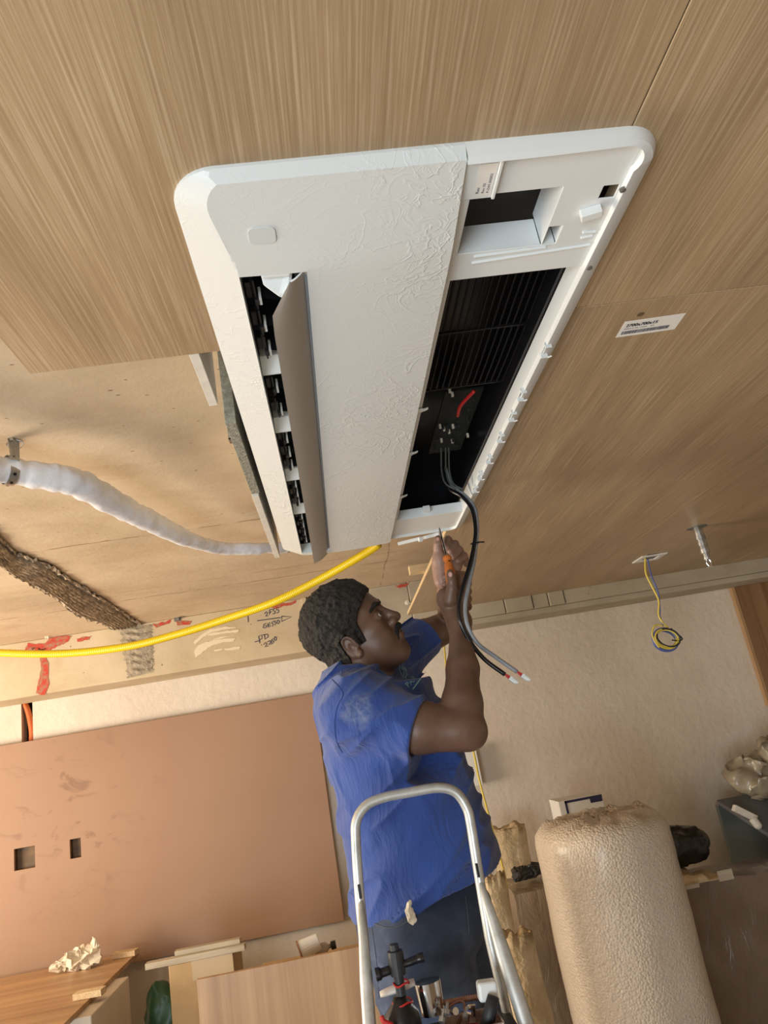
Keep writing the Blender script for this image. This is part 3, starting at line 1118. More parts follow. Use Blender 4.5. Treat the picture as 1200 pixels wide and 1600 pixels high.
tan = (Vector(pts[44][:3]) - Vector(pts[40][:3])).normalized()
_, sa, ua = basis(tan)
ring = []
for k in range(25):
    t_ = math.pi * (0.62 + 1.76 * k / 24)
    ring.append(ctr + (sa * math.cos(t_ - math.pi / 2 + 0) + ua * math.sin(t_ - math.pi / 2 + 0)) * 0.0335)
top = Vector((ctr.x + 0.004, ctr.y + 0.012, ZS))
ring = [top + Vector((-.004, 0, 0))] + ring + [top + Vector((.004, 0, 0))]
w2 = 0.009
for off in (-1, 1):
    pass
rows = [[p + tan * w2 * s for p in ring] for s in (-1, -0.33, 0.33, 1)]
mb.grid(rows)
so = mb.build('pipe_strap', STEEL)
so.modifiers.new('thick', 'SOLIDIFY').thickness = 0.0012
st_e = tag(so, 'perforated steel strap holding the white wrapped pipe to the slab', 'strap')
mb = MB()
for k in range(3, 25, 3):
    p = ring[k]
    nrm = (p - ctr).normalized()
    mb.lathe(p + nrm * 0.0006, nrm, [(0, 0.0035), (0.0008, 0.0035)], 10)
h = mb.build('hole', BLACK, so)
mb = MB()
mb.tube([top + Vector((0.0, -0.01, -0.004)), top + Vector((0.0, 0.02, -0.004))], 0.004, 8)
mb.tube(smooth_path([top, top + Vector((0.02, 0.0, -0.01)), top + Vector((0.008, 0.01, -0.02)), top + Vector((-0.015, 0, -0.012)), top + Vector((0.0, -.006, -0.006))], 5), 0.0014, 5)
mb.build('tie_wire', STEEL, so)

# yellow corrugated conduit
cen = [((592, 850), 2.30), ((565, 868), 2.36), ((500, 905), 2.45), ((430, 940), 2.52), ((350, 968), 2.60), ((280, 990), 2.66), ((200, 1010), 2.72), ((100, 1021), 2.8), ((0, 1020), 2.86), ((-90, 1012), 2.9), ((-280, 985), 2.95), ((-520, 950), 3.0)]
path = smooth_path([tuple(at(*q, Y=y)) for q, y in cen], 120)
rs = [0.0138 + 0.0006 * (1 if (i // 2) % 2 else -1) for i in range(len(path))]
tag(MB().tube(path, rs, 14).build('yellow_conduit', YELLOW, smooth=True), 'yellow corrugated conduit hanging in a curve in front of the beam', 'conduit')

# ring clamp on a nail, anchor bolt
n0 = at(70, 972, Y=YB - 0.03)
mb = MB()
mb.tube([n0 + Vector((-0.005, 0.035, 0.0)), n0 + Vector((0.012, -0.03, 0.012))], 0.0025, 6)
clampnail = None
rt = empty('ring_clamp', n0 + Vector((0, 0, -0.06)), 'open cream ring clamp hanging from a nail over the red stain', 'clamp')
mb.build('nail', STEEL, rt)
mb = MB()
rc = at(68, 982, Y=YB - 0.035)
pp = [rc + Vector((math.cos(a) * 0.026, 0, math.sin(a) * 0.034)) for a in np.linspace(math.radians(300), math.radians(40), 22)]
mb.tube(pp, 0.008, 8, 0.5)
mb.tube([pp[0] + Vector((0, 0, 0)), pp[0] + Vector((0.0, -0.004, -0.022))], 0.006, 8)
mb.build('ring', CREAM, rt, smooth=True)
mb = MB()
pp = [rc + Vector((0.012 + math.cos(a) * 0.024, 0, math.sin(a) * 0.036)) for a in np.linspace(math.radians(60), math.radians(-75), 14)]
mb.tube(pp, 0.005, 8, 0.5)
mb.tube([pp[-1], pp[-1] + Vector((0.006, -0.004, -0.018))], 0.006, 8)
mb.build('ring_half', EDGEBAND, rt, smooth=True)
b0 = at(279, 967, Y=YB)
mb = MB()
mb.lathe(b0, (0.1, -1, -0.2), [(0, 0.012), (0.004, 0.012), (0.0045, 0.006), (0.03, 0.006)], 12)
mb.box((b0.x - 0.022, b0.y - 0.006, b0.z - 0.012), (b0.x + 0.006, b0.y, b0.z + 0.014))
tag(mb.build('anchor_bolt', SCR, bevel=0.001), 'small steel anchor bolt stuck in the beam above the cream smears', 'bolt')
b1 = at(635, 944, Y=YB)
mb = MB()
mb.lathe(b1, (0, -1, 0), [(0, 0.004), (0.03, 0.004), (0.034, 0.012), (0.05, 0.012), (0.052, 0.003)], 10)
mb.lathe(b1 + Vector((0.0, -0.01, 0)), (1, 0, 0.05), [(0, 0.004), (0.06, 0.004)], 8)
tag(mb.build('wall_anchor', EDGEBAND), 'pale plastic anchor plug standing out of the beam near the timber batten', 'plug')
pa_, pb_ = at(644, 902, Z=0.63), at(705, 888, Z=0.63)
mb = MB()
mb.box((0.352, 2.83, 0.616), (0.62, 2.87, 0.65))
tag(mb.build('timber_batten', RAWWOOD, bevel=0.002), 'raw timber batten end poking out over the ceiling panel edge', 'batten')

# raw edge of the long panel
MB().box((XS - 0.0016, YE + 1.16, ZW + 0.0003), (XS - 0.0002, YB - 0.005, ZW + T)).build('raw_edge', RAWWOOD, [o for o in bpy.data.objects if o.name.startswith('ceiling_panel')][2])

# printed sticker on the long panel
s0, s1, s2, s3 = [at(*q, Z=ZW) for q in ((975, 503), (963, 527), (1056, 514), (1070, 489))]
zt = ZW - 0.0004
cx_, cy_ = (s0.x + s2.x) / 2, (s0.y + s2.y) / 2
ex = (s3 - s0 + s2 - s1) * 0.5
ey = (s1 - s0 + s2 - s3) * 0.5
Lx, Ly = ex.length, ey.length
ex.normalize()
ey = Vector((ex.y, -ex.x, 0))
if ey.dot(s1 - s0) < 0:
    ey = -ey
org = (s0 + s1 + s2 + s3) / 4 - ex * Lx / 2 - ey * Ly / 2
org.z = zt
stk = empty('sticker', org, 'white printed sticker on the long oak ceiling panel', 'sticker')
MB().prism([org, org + ex * Lx, org + ex * Lx + ey * Ly, org + ey * Ly], (0, 0, 0.0003)).build('paper', PAPER, stk)
mb = MB()
dz = Vector((0, 0, -0.0004))
for o_ in (0, 0.004, 0.008):
    put_text(mb, '2700x700x15', org + ex * Lx * (0.06 + o_) + ey * Ly * 0.37 + dz, ex, -ey, Ly * 0.18, Lx * 0.52)
put_text(mb, '00014 M-1202   02', org + ex * Lx * 0.06 + ey * Ly * 0.53 + dz, ex, -ey, Ly * 0.08, Lx * 0.50)
mb.build('lettering', INK, stk)
mb = MB()
u = 0.06
while u < 0.86:
    wv = random.choice((0.006, 0.010, 0.014, 0.018))
    a, b = org + ex * Lx * u + ey * Ly * 0.63 + dz, org + ex * Lx * (u + wv) + ey * Ly * 0.84 + dz
    mb.add([a, a + ex * Lx * wv, b, b - ex * Lx * wv], [(0, 1, 2, 3)])
    u += wv + random.choice((0.007, 0.010))
mb.build('barcode', INK, stk)
p = at(1001, 491, Z=ZW)
mb = MB()
mb.lathe(p + Vector((0, 0, 0.0)), (0, 0, -1), [(0, 0.006), (0.0006, 0.006)], 14)
tag(mb.build('drill_hole', M('drill_hole_dark', (0.12, 0.08, 0.04), rough=0.9)), 'small round drill hole above the white ceiling sticker', 'hole')

# square opening with plate and coiled wires
pc = at(1015, 871, Z=ZW)
pl = empty('junction_plate', (pc.x, pc.y, ZW - 0.006), 'white square frame plate around an opening in the oak ceiling', 'plate')
q4 = [at(*q, Z=ZW - 0.003) for q in ((990, 879), (1011, 864), (1034, 862), (1009, 878))]
mb = MB()
hx, hy = 0.062, 0.060
mb.plate([pc.x - hx, pc.x + hx], [pc.y - hy, pc.y + hy], [(pc.x - 0.035, pc.x + 0.035, pc.y - 0.033, pc.y + 0.033)], lambda x, y, h: (x, y, ZW - 0.005 + 0.005 * h), 1)
mb.build('frame', PAPER, pl, bevel=0.001)
mb = MB()
mb.box((pc.x - 0.034, pc.y - 0.032, ZW - 0.0015), (pc.x + 0.034, pc.y + 0.032, ZW - 0.0005))
mb.build('opening', BLACK, pl)
wc = empty('wire_coil', at(1042, 1000, Y=3.16), 'coil of yellow and blue wires dangling from the square ceiling plate', 'wires')
py_ = 3.16
mb = MB()
mb.tube(smooth_path([tuple(at(*q, Y=py_)) for q in ((1008, 872), (1009, 895), (1018, 915), (1029, 938), (1029, 960), (1035, 972), (1044, 981))], 8), 0.0042, 8)
cc = at(1041, 998, Y=py_)


def coil(mb, rx, rz, n, wob, r, a0=0.0, tilt=-0.35, off=(0, 0, 0)):
    pts_ = []
    for i in range(n * 26):
        a = a0 + i / 26 * 2 * math.pi
        k = 1 + wob * math.sin(a * 0.43 + a0)
        x, z = math.cos(a) * rx * k, math.sin(a) * rz * k
        pts_.append(cc + Vector((x * math.cos(tilt) - z * math.sin(tilt), 0.012 * math.sin(a * 0.7), x * math.sin(tilt) + z * math.cos(tilt))) + Vector(off))
    mb.tube(pts_, r, 7)


coil(mb, 0.050, 0.040, 4, 0.10, 0.0038, 0.5)
pp = [tuple(at(*q, Y=py_ - .01)) for q in ((1036, 978), (1024, 977), (1019, 988), (1022, 1000), (1030, 1012))]
mb.tube(smooth_path(pp, 6), 0.0035, 7)
mb.build('yellow_strand', YELLOWWIRE, wc, smooth=True)
mb = MB()
mb.tube(smooth_path([tuple(at(*q, Y=py_ + .012)) for q in ((1012, 874), (1018, 900), (1028, 925), (1031, 950), (1031, 962), (1036, 978))], 8), 0.0035, 7)
coil(mb, 0.056, 0.046, 3, 0.12, 0.0036, 2.0, -0.3, (0, .012, -.004))
mb.build('blue_strand', BLUEWIRE, wc, smooth=True)
mb = MB()
coil(mb, 0.052, 0.040, 1, 0.1, 0.0036, 2.6, -0.5, (0.006, -.01, 0))
pp = [tuple(at(*q, Y=py_ - .012)) for q in ((1048, 982), (1058, 990), (1066, 998), (1060, 1001), (1050, 1000))]
mb.tube(smooth_path(pp, 6), 0.0032, 7)
mb.build('dark_strand', DARKGREY, wc, smooth=True)

# sprinkler drop
sp = at(1089, 824, Z=ZW)
spk = empty('sprinkler', (sp.x, sp.y, 0.43), 'metal fire sprinkler on a threaded drop pipe below the oak ceiling', 'sprinkler')
MB().lathe(sp, (0, 0, -1), [(0, 0.04), (0.0012, 0.04), (0.0014, 0.026)], 28).build('hole_rim', SCR, spk)
prof = [(0, 0.016), (0.02, 0.018), (0.035, 0.0175), (0.036, 0.020), (0.052, 0.020), (0.053, 0.0165), (0.063, 0.0165), (0.064, 0.019), (0.078, 0.019), (0.079, 0.016), (0.09, 0.0165), (0.091, 0.019), (0.108, 0.0185), (0.109, 0.013), (0.124, 0.013), (0.125, 0.015), (0.134, 0.0145), (0.136, 0.006)]
MB().lathe(sp, (0.02, 0, -1), prof, 20).build('drop_pipe', STEEL, spk, smooth=False)
e_ = sp + Vector((0.003, 0, -0.136))
mb = MB()
for s_ in (-1, 1):
    mb.tube(smooth_path([e_ + Vector((s_ * 0.006, 0, 0)), e_ + Vector((s_ * 0.009, 0, -0.012)), e_ + Vector((s_ * 0.002, 0, -0.028))], 4), 0.0022, 6)
mb.lathe(e_, (0, 0, -1), [(0, 0.002), (0.028, 0.002)], 8)
mb.lathe(e_ + Vector((0, 0, -0.027)), (0.05, 0, -1), [(0, 0.013), (0.0015, 0.014)], 14)
mb.build('sprinkler_head', CHROME, spk)

# oak panel fixed to the back wall at the right
wp = empty('wall_panel', (2.75, 3.98, -0.16), 'brown wood veneer panel with its left edge coloured as if lit, fixed to the back wall under the beam', 'wall panel')
MB().box((2.310, 3.968, -0.162), (3.4, 3.998, 0.499)).build('board', WALNUT, wp)
MB().box((2.292, 3.966, -0.162), (2.3095, 3.998, 0.499)).build('lit_edge', OAK2, wp)  # paler wood stands in for light caught by the panel's left edge

# ------------------------------------------------------------------ on and before the back wall
BROWN = M('brown_board', (0.345, 0.195, 0.125), (0.385, 0.225, 0.145), 1.6, rough=0.55, bs=120, bstr=0.05)


def brown_board():
    m, t, b = nt('brown_board_dusty')
    v = coords(t)
    c = ramp(t, noise(t, v, 1.3, 3), [(0.3, (0.325, 0.190, 0.118)), (0.7, (0.365, 0.22, 0.14))])
    f = noise(t, coords(t, (1, 1, 1.6)), 7, 6, 0.6, 0.8)
    mk = ramp(t, f, [(0.56, (0, 0, 0)), (0.66, (1, 1, 1))])
    sx = N(t, 'ShaderNodeSeparateXYZ')
    tc = N(t, 'ShaderNodeTexCoord')
    t.links.new(tc.outputs['Object'], sx.inputs[0])
    vg = N(t, 'ShaderNodeVectorMath', operation='DISTANCE')
    t.links.new(tc.outputs['Object'], vg.inputs[0])
    vg.inputs[1].default_value = (-0.42, 0, 0.70)
    gate = ramp(t, vg.outputs['Value'], [(0.16, (1, 1, 1)), (0.55, (0, 0, 0))])
    k = mix(t, 1.0, mk, gate, 'MULTIPLY')
    c = mix(t, k, c, mix(t, 1.0, c, (0.72, 0.68, 0.66), 'MULTIPLY'))
    t.links.new(c, b.inputs['Base Color'])
    b.inputs['Roughness'].default_value = 0.6
    return m


bb = MB()
hs = []
for a, b_ in (((22, 1327), (55, 1355)), ((109, 1312), (127, 1339))):
    p, q = at(*a, Y=3.955), at(*b_, Y=3.955)
    hs.append((p.x, q.x, q.z, p.z))
bb.plate([-2.6, -0.128], [-0.78, 0.305], hs, lambda x, z, h: (x, 3.955 + 0.02 * h, z), 1)
bo = bb.build('wall_board', brown_board(), base=(-1.0, 3.96, -0.78), bevel=0.0015)
tag(bo, 'large plain brown board on the back wall with two square cut-outs', 'board')
AMB = M('dark_box_inside', (0.16, 0.09, 0.03), (0.07, 0.04, 0.02), 14, rough=0.6)
mb = MB()
for h in hs:
    mb.box((h[0] - 0.01, 3.990, h[2] - 0.01), (h[1] + 0.01, 3.995, h[3] + 0.01))
mb.build('cutout_back', AMB, bo)
mb = MB()
mb.box((-2.5, 3.976, -0.75), (-2.46, 3.999, 0.28))
mb.box((-0.19, 3.976, -0.75), (-0.15, 3.999, 0.28))
mb.build('batten', GREYWOOD, bo)

# switch box and yellow draw string
p = at(745, 1195, Y=3.93)
bx = MB().box((0.585, 3.93, -0.290), (0.662, 4.0, -0.10))
o = bx.build('switch_box', PAPER, bevel=0.003)
tag(o, 'white surface-mounted box on the back wall behind the worker', 'box')
mb = MB()
mb.tube(smooth_path([tuple(at(*q, Y=y)) for q, y in (((688, 965), 3.8), ((693, 1000), 3.72), ((700, 1060), 3.6), ((718, 1110), 3.5), ((738, 1168), 3.45), ((748, 1215), 3.4), ((765, 1280), 3.35), ((783, 1345), 3.25), ((792, 1385), 3.08), ((796, 1440), 3.06), ((812, 1600), 3.05), ((850, 1900), 3.04))], 10), 0.0045, 6)
tag(mb.build('draw_string', YELLOWWIRE, smooth=True), 'thin yellow string hanging down behind the worker beside the kraft paper rolls', 'string')

# ------------------------------------------------------------------ lower left: boards, boxes, scraps
ZTB = -0.72
c_far = at(207, 1491, Z=ZTB)
c_near = at(105, 1600, Z=ZTB)
XE = (c_far.x + c_near.x) / 2
YF = (at(207, 1491, Z=ZTB).y + at(0, 1525, Z=ZTB).y) / 2
YF = min(YF, 3.93)
tb = MB()
tb.box((-2.6, 2.1, ZTB - 0.018), (XE, YF, ZTB))
tag(tb.build('oak_board', OAK3, base=(-1.8, 3.0, ZTB - 0.018), bevel=0.0008), 'wide oak board lying flat on a white carton', 'board')
CARTW = M('white_carton', (0.60, 0.56, 0.50), (0.68, 0.64, 0.58), 5, rough=0.7)
ct = MB()
ct.box((-2.3, 3.05, -2.0), (XE + 0.055, 3.52, ZTB - 0.0185))
tag(ct.build('carton', CARTW, bevel=0.004), 'white carton under the corner of the flat oak board', 'box')
k = 0
for qa, qb, lab in (((178, 1493), (214, 1487), 'small chipboard offcut on the far corner of the flat oak board'),
                    ((118, 1556), (162, 1548), 'small chipboard offcut on the near edge of the flat oak board')):
    a, b = at(*qa, Z=ZTB + 0.012), at(*qb, Z=ZTB + 0.012)
    o = MB().bar(a, b, 0.05, 0.022).build('chipboard_offcut', CHIP, bevel=0.001)
    tag(o, lab, 'offcut', 'chipboard offcuts')
p = at(122, 1500, Z=ZTB)
mb = MB()
mb2 = []
PAPERC = M('crumpled_paper', (0.74, 0.66, 0.52), (0.82, 0.75, 0.62), 20, rough=0.8)
pp = at(125, 1497, Z=ZTB + 0.04)
lump(mb, pp + Vector((0.01, -0.03, 0.0)), (0.085, 0.035, 0.042), 26, 16, 1, 34, 0.034, 4.0, ZTB + 0.001)
lump(mb, pp + Vector((0.075, -0.03, 0.03)), (0.02, 0.012, 0.045), 14, 10, 1, 40, 0.02, 9.0, ZTB + 0.001)
lump(mb, pp + Vector((-0.085, -0.03, -0.012)), (0.04, 0.02, 0.014), 14, 10, 1, 40, 0.02, 6.0, ZTB + 0.001)
tag(mb.build('crumpled_paper', PAPERC), 'crumpled cream paper lying at the back of the flat oak board', 'paper')

# cardboard box with two battens
YC = 3.3
a, b = at(263, 1512, Y=YC), at(362, 1482, Y=YC)
zt_ = (a.z + b.z) / 2 - 0.004
cb = empty('cardboard_box', ((a.x + b.x) / 2, YC + 0.12, -2.0), 'tall brown cardboard box with two timber battens resting across its top', 'box')
MB().box((a.x, YC, -2.0), (b.x, YC + 0.24, zt_)).build('carton', CARD, cb, bevel=0.004)
TAPE = M('brown_tape', (0.45, 0.30, 0.12), rough=0.3)
MB().box((a.x + 0.09, YC - 0.0012, zt_ - 0.07), (b.x + 0.001, YC + 0.0, zt_ - 0.001)).build('packing_tape', TAPE, cb)
q0, q1 = at(230, 1503, Y=YC + 0.03), at(383, 1466, Y=YC + 0.03)
zb_ = zt_ + 0.012
mb = MB()
mb.box((q0.x, YC - 0.005, zt_ + 0.0), (q1.x, YC + 0.035, zt_ + 0.022))
tag(mb.build('batten', GREYWOOD, bevel=0.001), 'lower grey timber batten lying on the cardboard box', 'batten', 'battens on the cardboard box')
mb = MB()
mb.box((q0.x + 0.11, YC + 0.02, zt_ + 0.0222), (q1.x - 0.02, YC + 0.055, zt_ + 0.040))
tag(mb.build('batten', GREYWOOD, bevel=0.001), 'upper, shorter grey timber batten on top of the cardboard box', 'batten', 'battens on the cardboard box')
GREENB = M('green_plastic', (0.03, 0.10, 0.04), (0.015, 0.06, 0.025), 9, rough=0.4)
mb = MB()
g0 = at(252, 1592, Y=3.68)
lump(mb, g0 + Vector((0.01, 0.0, -0.03)), (0.095, 0.07, 0.16), 26, 18, 0.9, 12, 0.03, 3)
mb.box((g0.x - 0.07, 3.62, -2.0), (g0.x + 0.09, 3.74, g0.z - 0.1))
tag(mb.build('green_sack', GREENB, smooth=True), 'dark green plastic sack standing between the carton and cardboard box', 'sack')

# oak board on edge
YO = 2.8
a, b = at(307, 1530, Y=YO), at(565, 1480, Y=YO)
mb = MB()
mb.box((a.x, YO, -2.0), (0.10, YO + 0.018, (a.z + b.z) / 2))
tag(mb.build('oak_board', OAK2, bevel=0.0008), 'oak board standing upright behind the ladder', 'board')
YQ = 3.0
mb = MB()
mb.box((-0.42, 2.88, -2.0), (0.05, 3.12, -0.70))
tag(mb.build('carton', CARD, bevel=0.003), 'plain carton hidden behind the upright oak board', 'box')
p = at(477, 1491, Y=YQ)
cup = empty('paper_cup', (p.x, YQ, -0.70), 'white cup lying open behind the upright oak board', 'cup')
mb = MB()
mb.lathe((p.x - 0.02, YQ, -0.662), (1, 0.15, 0.25), [(0, 0.036), (0.075, 0.028), (0.077, 0.024), (0.004, 0.033)], 22)
mb.build('body', PAPER, cup, smooth=False)
MB().lathe((p.x - 0.021, YQ, -0.662), (1, 0.15, 0.25), [(0, 0.037), (0.006, 0.0375), (0.0065, 0.033), (0.0, 0.033)], 22).build('rim', M('cup_rim', (0.25, 0.12, 0.06), rough=0.5), cup)
p2 = at(497, 1488, Y=YQ)
bt = empty('spray_bottle', (p2.x, YQ, -0.70), 'small clear bottle with a black cap lying behind the upright oak board', 'bottle')
mb = MB()
mb.lathe((p2.x - 0.015, YQ + 0.02, -0.672), (1, 0, 0.08), [(0, 0.018), (0.045, 0.018), (0.055, 0.008), (0.062, 0.008)], 16)
mb.build('body', M('cloudy_plastic', (0.5, 0.45, 0.38), rough=0.25), bt, smooth=True)
MB().lathe((p2.x + 0.048, YQ + 0.02, -0.667), (1, 0, 0.08), [(0, 0.014), (0.018, 0.014)], 14).build('cap', BLACK, bt)

# ------------------------------------------------------------------ lower right: rolls and wrapped goods
def bubble_mat():
    m, t, b = nt('bubble_wrap')
    v = coords(t, (1, 1, 1))
    vo = N(t, 'ShaderNodeTexVoronoi')
    vo.inputs['Scale'].default_value = 130
    t.links.new(v, vo.inputs['Vector'])
    nz = noise(t, coords(t, (1, 1, 3)), 22, 3, 0.6, 1.0)
    ad = N(t, 'ShaderNodeMath', operation='MULTIPLY_ADD')
    t.links.new(nz, ad.inputs[0])
    ad.inputs[1].default_value = 0.9
    sm = N(t, 'ShaderNodeMath', operation='MULTIPLY')
    t.links.new(vo.outputs['Distance'], sm.inputs[0])
    sm.inputs[1].default_value = -0.8
    t.links.new(sm.outputs[0], ad.inputs[2])
    t.links.new(ramp(t, noise(t, v, 3), [(0.3, (0.60, 0.51, 0.41)), (0.7, (0.68, 0.59, 0.48))]), b.inputs['Base Color'])
    b.inputs['Roughness'].default_value = 0.34
    b.inputs['Coat Weight'].default_value = 0.35
    b.inputs['Coat Roughness'].default_value = 0.2
    bump(t, b, ad.outputs[0], 0.8, 0.005)
    return m


BUB = bubble_mat()
YR = 2.80
e1, e2 = at(832, 1300, Y=YR), at(1032, 1262, Y=YR)
rc_ = Vector(((e1.x + e2.x) / 2, YR, 0))
RR = (e2.x - e1.x) / 2 * 0.985
zt_ = (e1.z + e2.z) / 2 + 0.005
lean = at(1108, 1600, Y=YR).x - e2.x, at(908, 1600, Y=YR).x - e1.x
kx = (lean[0] + lean[1]) / 2 / (at(1000, 1600, Y=YR).z - zt_)
rows = []
NZ = 60
for i in range(NZ + 1):
    z = -2.0 + (zt_ + 2.0) * i / NZ
    row = []
    for k in range(73):
        a = 2 * math.pi * k / 72
        tt = max(0, (z - (zt_ - 0.05)) / 0.05)
        r = RR * (1 - 0.13 * tt * tt) * (1 + 0.02 * mnoise.noise(Vector((math.cos(a) * 2, math.sin(a) * 2, z * 5))) + 0.008 * mnoise.noise(Vector((math.cos(a) * 7, math.sin(a) * 7, z * 26))))
        row.append((rc_.x + kx * (z - zt_) + r * math.cos(a), YR + r * math.sin(a) * 0.98, z))
    rows.append(row)
for j, f in enumerate((0.86, 0.72, 0.55, 0.35, 0.18)):
    row = []
    for k in range(73):
        a = 2 * math.pi * k / 72
        q = 0.022 * mnoise.noise(Vector((math.cos(a) * 2.4, math.sin(a) * 2.4, f * 7))) + 0.012 * mnoise.noise(Vector((math.cos(a) * 8, math.sin(a) * 8, f * 17)))
        row.append((rc_.x + RR * 0.87 * f * math.cos(a), YR + RR * 0.87 * f * math.sin(a), zt_ + 0.010 + q))
    rows.append(row)
mb = MB()
for r_ in rows:
    r_[-1] = r_[0]
mb.grid(rows)
mb.f.append(tuple(range((len(rows) - 1) * 73, len(rows) * 73 - 1)))
mb.mi.append(0)
tag(mb.build('bubble_wrap_roll', BUB, base=(rc_.x, YR, -2.0), smooth=True), 'tall fat roll of clear bubble wrap standing in front of the back wall', 'roll')


def film_mat(name, c1, c2):
    m = M(name, c1, c2, 2.5, rough=0.28, coat=0.5)
    t = m.node_tree
    b = t.nodes['Principled BSDF']
    b.inputs['Coat Roughness'].default_value = 0.12
    bump(t, b, noise(t, coords(t, (1, 1, 0.35), (0, 0.6, 0)), 16, 4, 0.6, 1.5), 0.55, 0.02)
    return m


FILMB = film_mat('film_wrapped_brown', (0.24, 0.17, 0.11), (0.33, 0.245, 0.165))
FILMB2 = film_mat('film_wrapped_dark_brown', (0.14, 0.095, 0.065), (0.19, 0.135, 0.095))


def soft_box(name, a, b, mat, amp=0.006, lab=None, cat=None, grp=None, sc=7):
    mb = MB()
    nx, ny, nz = [max(2, int((b[i] - a[i]) / 0.035)) for i in range(3)]
    L = lambda i, n, k: a[k] + (b[k] - a[k]) * i / n
    mb.grid([[(L(i, nx, 0), a[1], L(j, nz, 2)) for i in range(nx + 1)] for j in range(nz + 1)])
    mb.grid([[(L(i, nx, 0), b[1], L(j, nz, 2)) for i in range(nx + 1)] for j in range(nz + 1)])
    mb.grid([[(a[0], L(i, ny, 1), L(j, nz, 2)) for i in range(ny + 1)] for j in range(nz + 1)])
    mb.grid([[(b[0], L(i, ny, 1), L(j, nz, 2)) for i in range(ny + 1)] for j in range(nz + 1)])
    mb.grid([[(L(i, nx, 0), L(j, ny, 1), b[2]) for i in range(nx + 1)] for j in range(ny + 1)])
    mb.grid([[(L(i, nx, 0), L(j, ny, 1), a[2]) for i in range(nx + 1)] for j in range(ny + 1)])
    mb.v = [tuple(crumple(v, sc, amp, 2.0)) if v[2] > a[2] + 0.02 else v for v in mb.v]
    o = mb.build(name, mat, smooth=True, bevel=0)
    em = o.modifiers.new('edges', 'EDGE_SPLIT')
    em.split_angle = math.radians(45)
    return tag(o, lab, cat, grp)


YS = 3.15
s0, s1 = at(800, 1397, Y=YS), at(862, 1384, Y=YS)
soft_box('wrapped_carton', (s0.x - 0.0, YS, -2.0), (s0.x + 0.42, YS + 0.28, (s0.z + s1.z) / 2), FILMB, 0.012,
         'film-wrapped brown carton stack between the ladder and the bubble wrap roll', 'carton', 'film-wrapped cartons')
s2, s3 = at(1062, 1398, Y=YS), at(1200, 1356, Y=YS)
soft_box('wrapped_carton', (s2.x - 0.10, YS, -2.0), (s2.x + 0.50, YS + 0.28, (s2.z + s3.z) / 2 + 0.004), FILMB2, 0.012,
         'film-wrapped dark brown carton stack right of the bubble wrap roll', 'carton', 'film-wrapped cartons')
ztop = (s2.z + s3.z) / 2 + 0.004
# grey-green glass sheet wrapped, behind on the right
GLS = M('pale_glass_sheet', (0.20, 0.25, 0.25), (0.15, 0.18, 0.18), 1.4, rough=0.2)
u0 = at(1150, 1330, Y=3.85)
mb = MB()
mb.box((u0.x - 0.03, 3.84, -2.0), (3.0, 3.87, -0.58))
tag(mb.build('glass_sheet', GLS), 'grey-green sheet leaning behind the dark wrapped cartons', 'sheet')
# black bag, kraft scraps on top
p = at(1072, 1347, Y=YS + 0.16)
BLKB = M('black_bag_film', (0.008, 0.008, 0.008), rough=0.35, bs=12, bstr=0.8, bdist=0.02)
mb = MB()
lump(mb, (p.x - 0.01, YS + 0.16, ztop + 0.125), (0.115, 0.10, 0.075), 30, 20, 0.8, 16, 0.025, 7, ztop + 0.046)
tag(mb.build('black_bag', BLKB, smooth=True), 'crumpled black plastic bag on top of the wrapped cartons', 'bag')
mb = MB()
rows = []
for i in range(9):
    rows.append([crumple((s2.x - 0.02 + 0.22 * j / 10, YS - 0.035 + 0.20 * i / 8, ztop + 0.012 + (0.03 if j < 7 else 0.0) * math.sin(i)), 14, 0.014, 5) for j in range(11)])
rows = [[Vector((v.x, v.y, max(v.z, ztop + 0.013))) for v in r] for r in rows]
mb.grid(rows)
o = mb.build('kraft_scrap', KRAFT, smooth=True)
o.modifiers.new('thick', 'SOLIDIFY').thickness = 0.002
tag(o, 'torn kraft paper scrap lying under the black bag', 'paper')
t0, t1 = at(1117, 1376, Y=YS), at(1138, 1368, Y=YS)
mb = MB()
mb.box((t0.x, YS - 0.045, ztop + 0.008), (t1.x, YS - 0.04, ztop + 0.045))
tag(mb.build('cardboard_strip', GREYWOOD), 'short square grey cardboard strip at the top edge of the dark wrapped cartons', 'strip', 'cardboard strips')
mb = MB()
mb.box((t0.x - 0.20, YS - 0.055, ztop + 0.006), (t0.x - 0.09, YS - 0.035, ztop + 0.02))
tag(mb.build('cardboard_strip', GREYWOOD), 'long thin cardboard strip beside the bubble wrap roll under the kraft scrap', 'strip', 'cardboard strips')
# crumpled plastic sheet on a ledge at the far right
PLS = M('cloudy_plastic_sheet', (0.28, 0.235, 0.16), (0.38, 0.32, 0.23), 9, rough=0.35, coat=0.3)
v0, v1, v2 = at(1120, 1250, Y=3.75), at(1205, 1305, Y=3.55), at(1175, 1205, Y=3.6)
mb = MB()
mb.hexa([(v0.x, 3.75, v0.z - 0.02), (v1.x, 3.55, v1.z - 0.02), (v1.x + 0.9, 3.55, v1.z - 0.02), (v1.x + 0.9, 3.75, v0.z - 0.02),
         (v0.x, 3.75, v0.z), (v1.x, 3.55, v1.z + 0.0), (v1.x + 0.9, 3.55, v1.z), (v1.x + 0.9, 3.75, v0.z)])
mb.box((v1.x + 0.2, 3.57, -2.0), (v1.x + 0.85, 3.73, v1.z - 0.015))
tag(mb.build('work_table', MIDGREY), 'dark table corner at the right under the crumpled plastic sheet', 'table')
mb = MB()
lump(mb, (v0.x + 0.25, 3.66, v0.z + 0.085), (0.19, 0.09, 0.085), 34, 22, 0.9, 13, 0.06, 12)
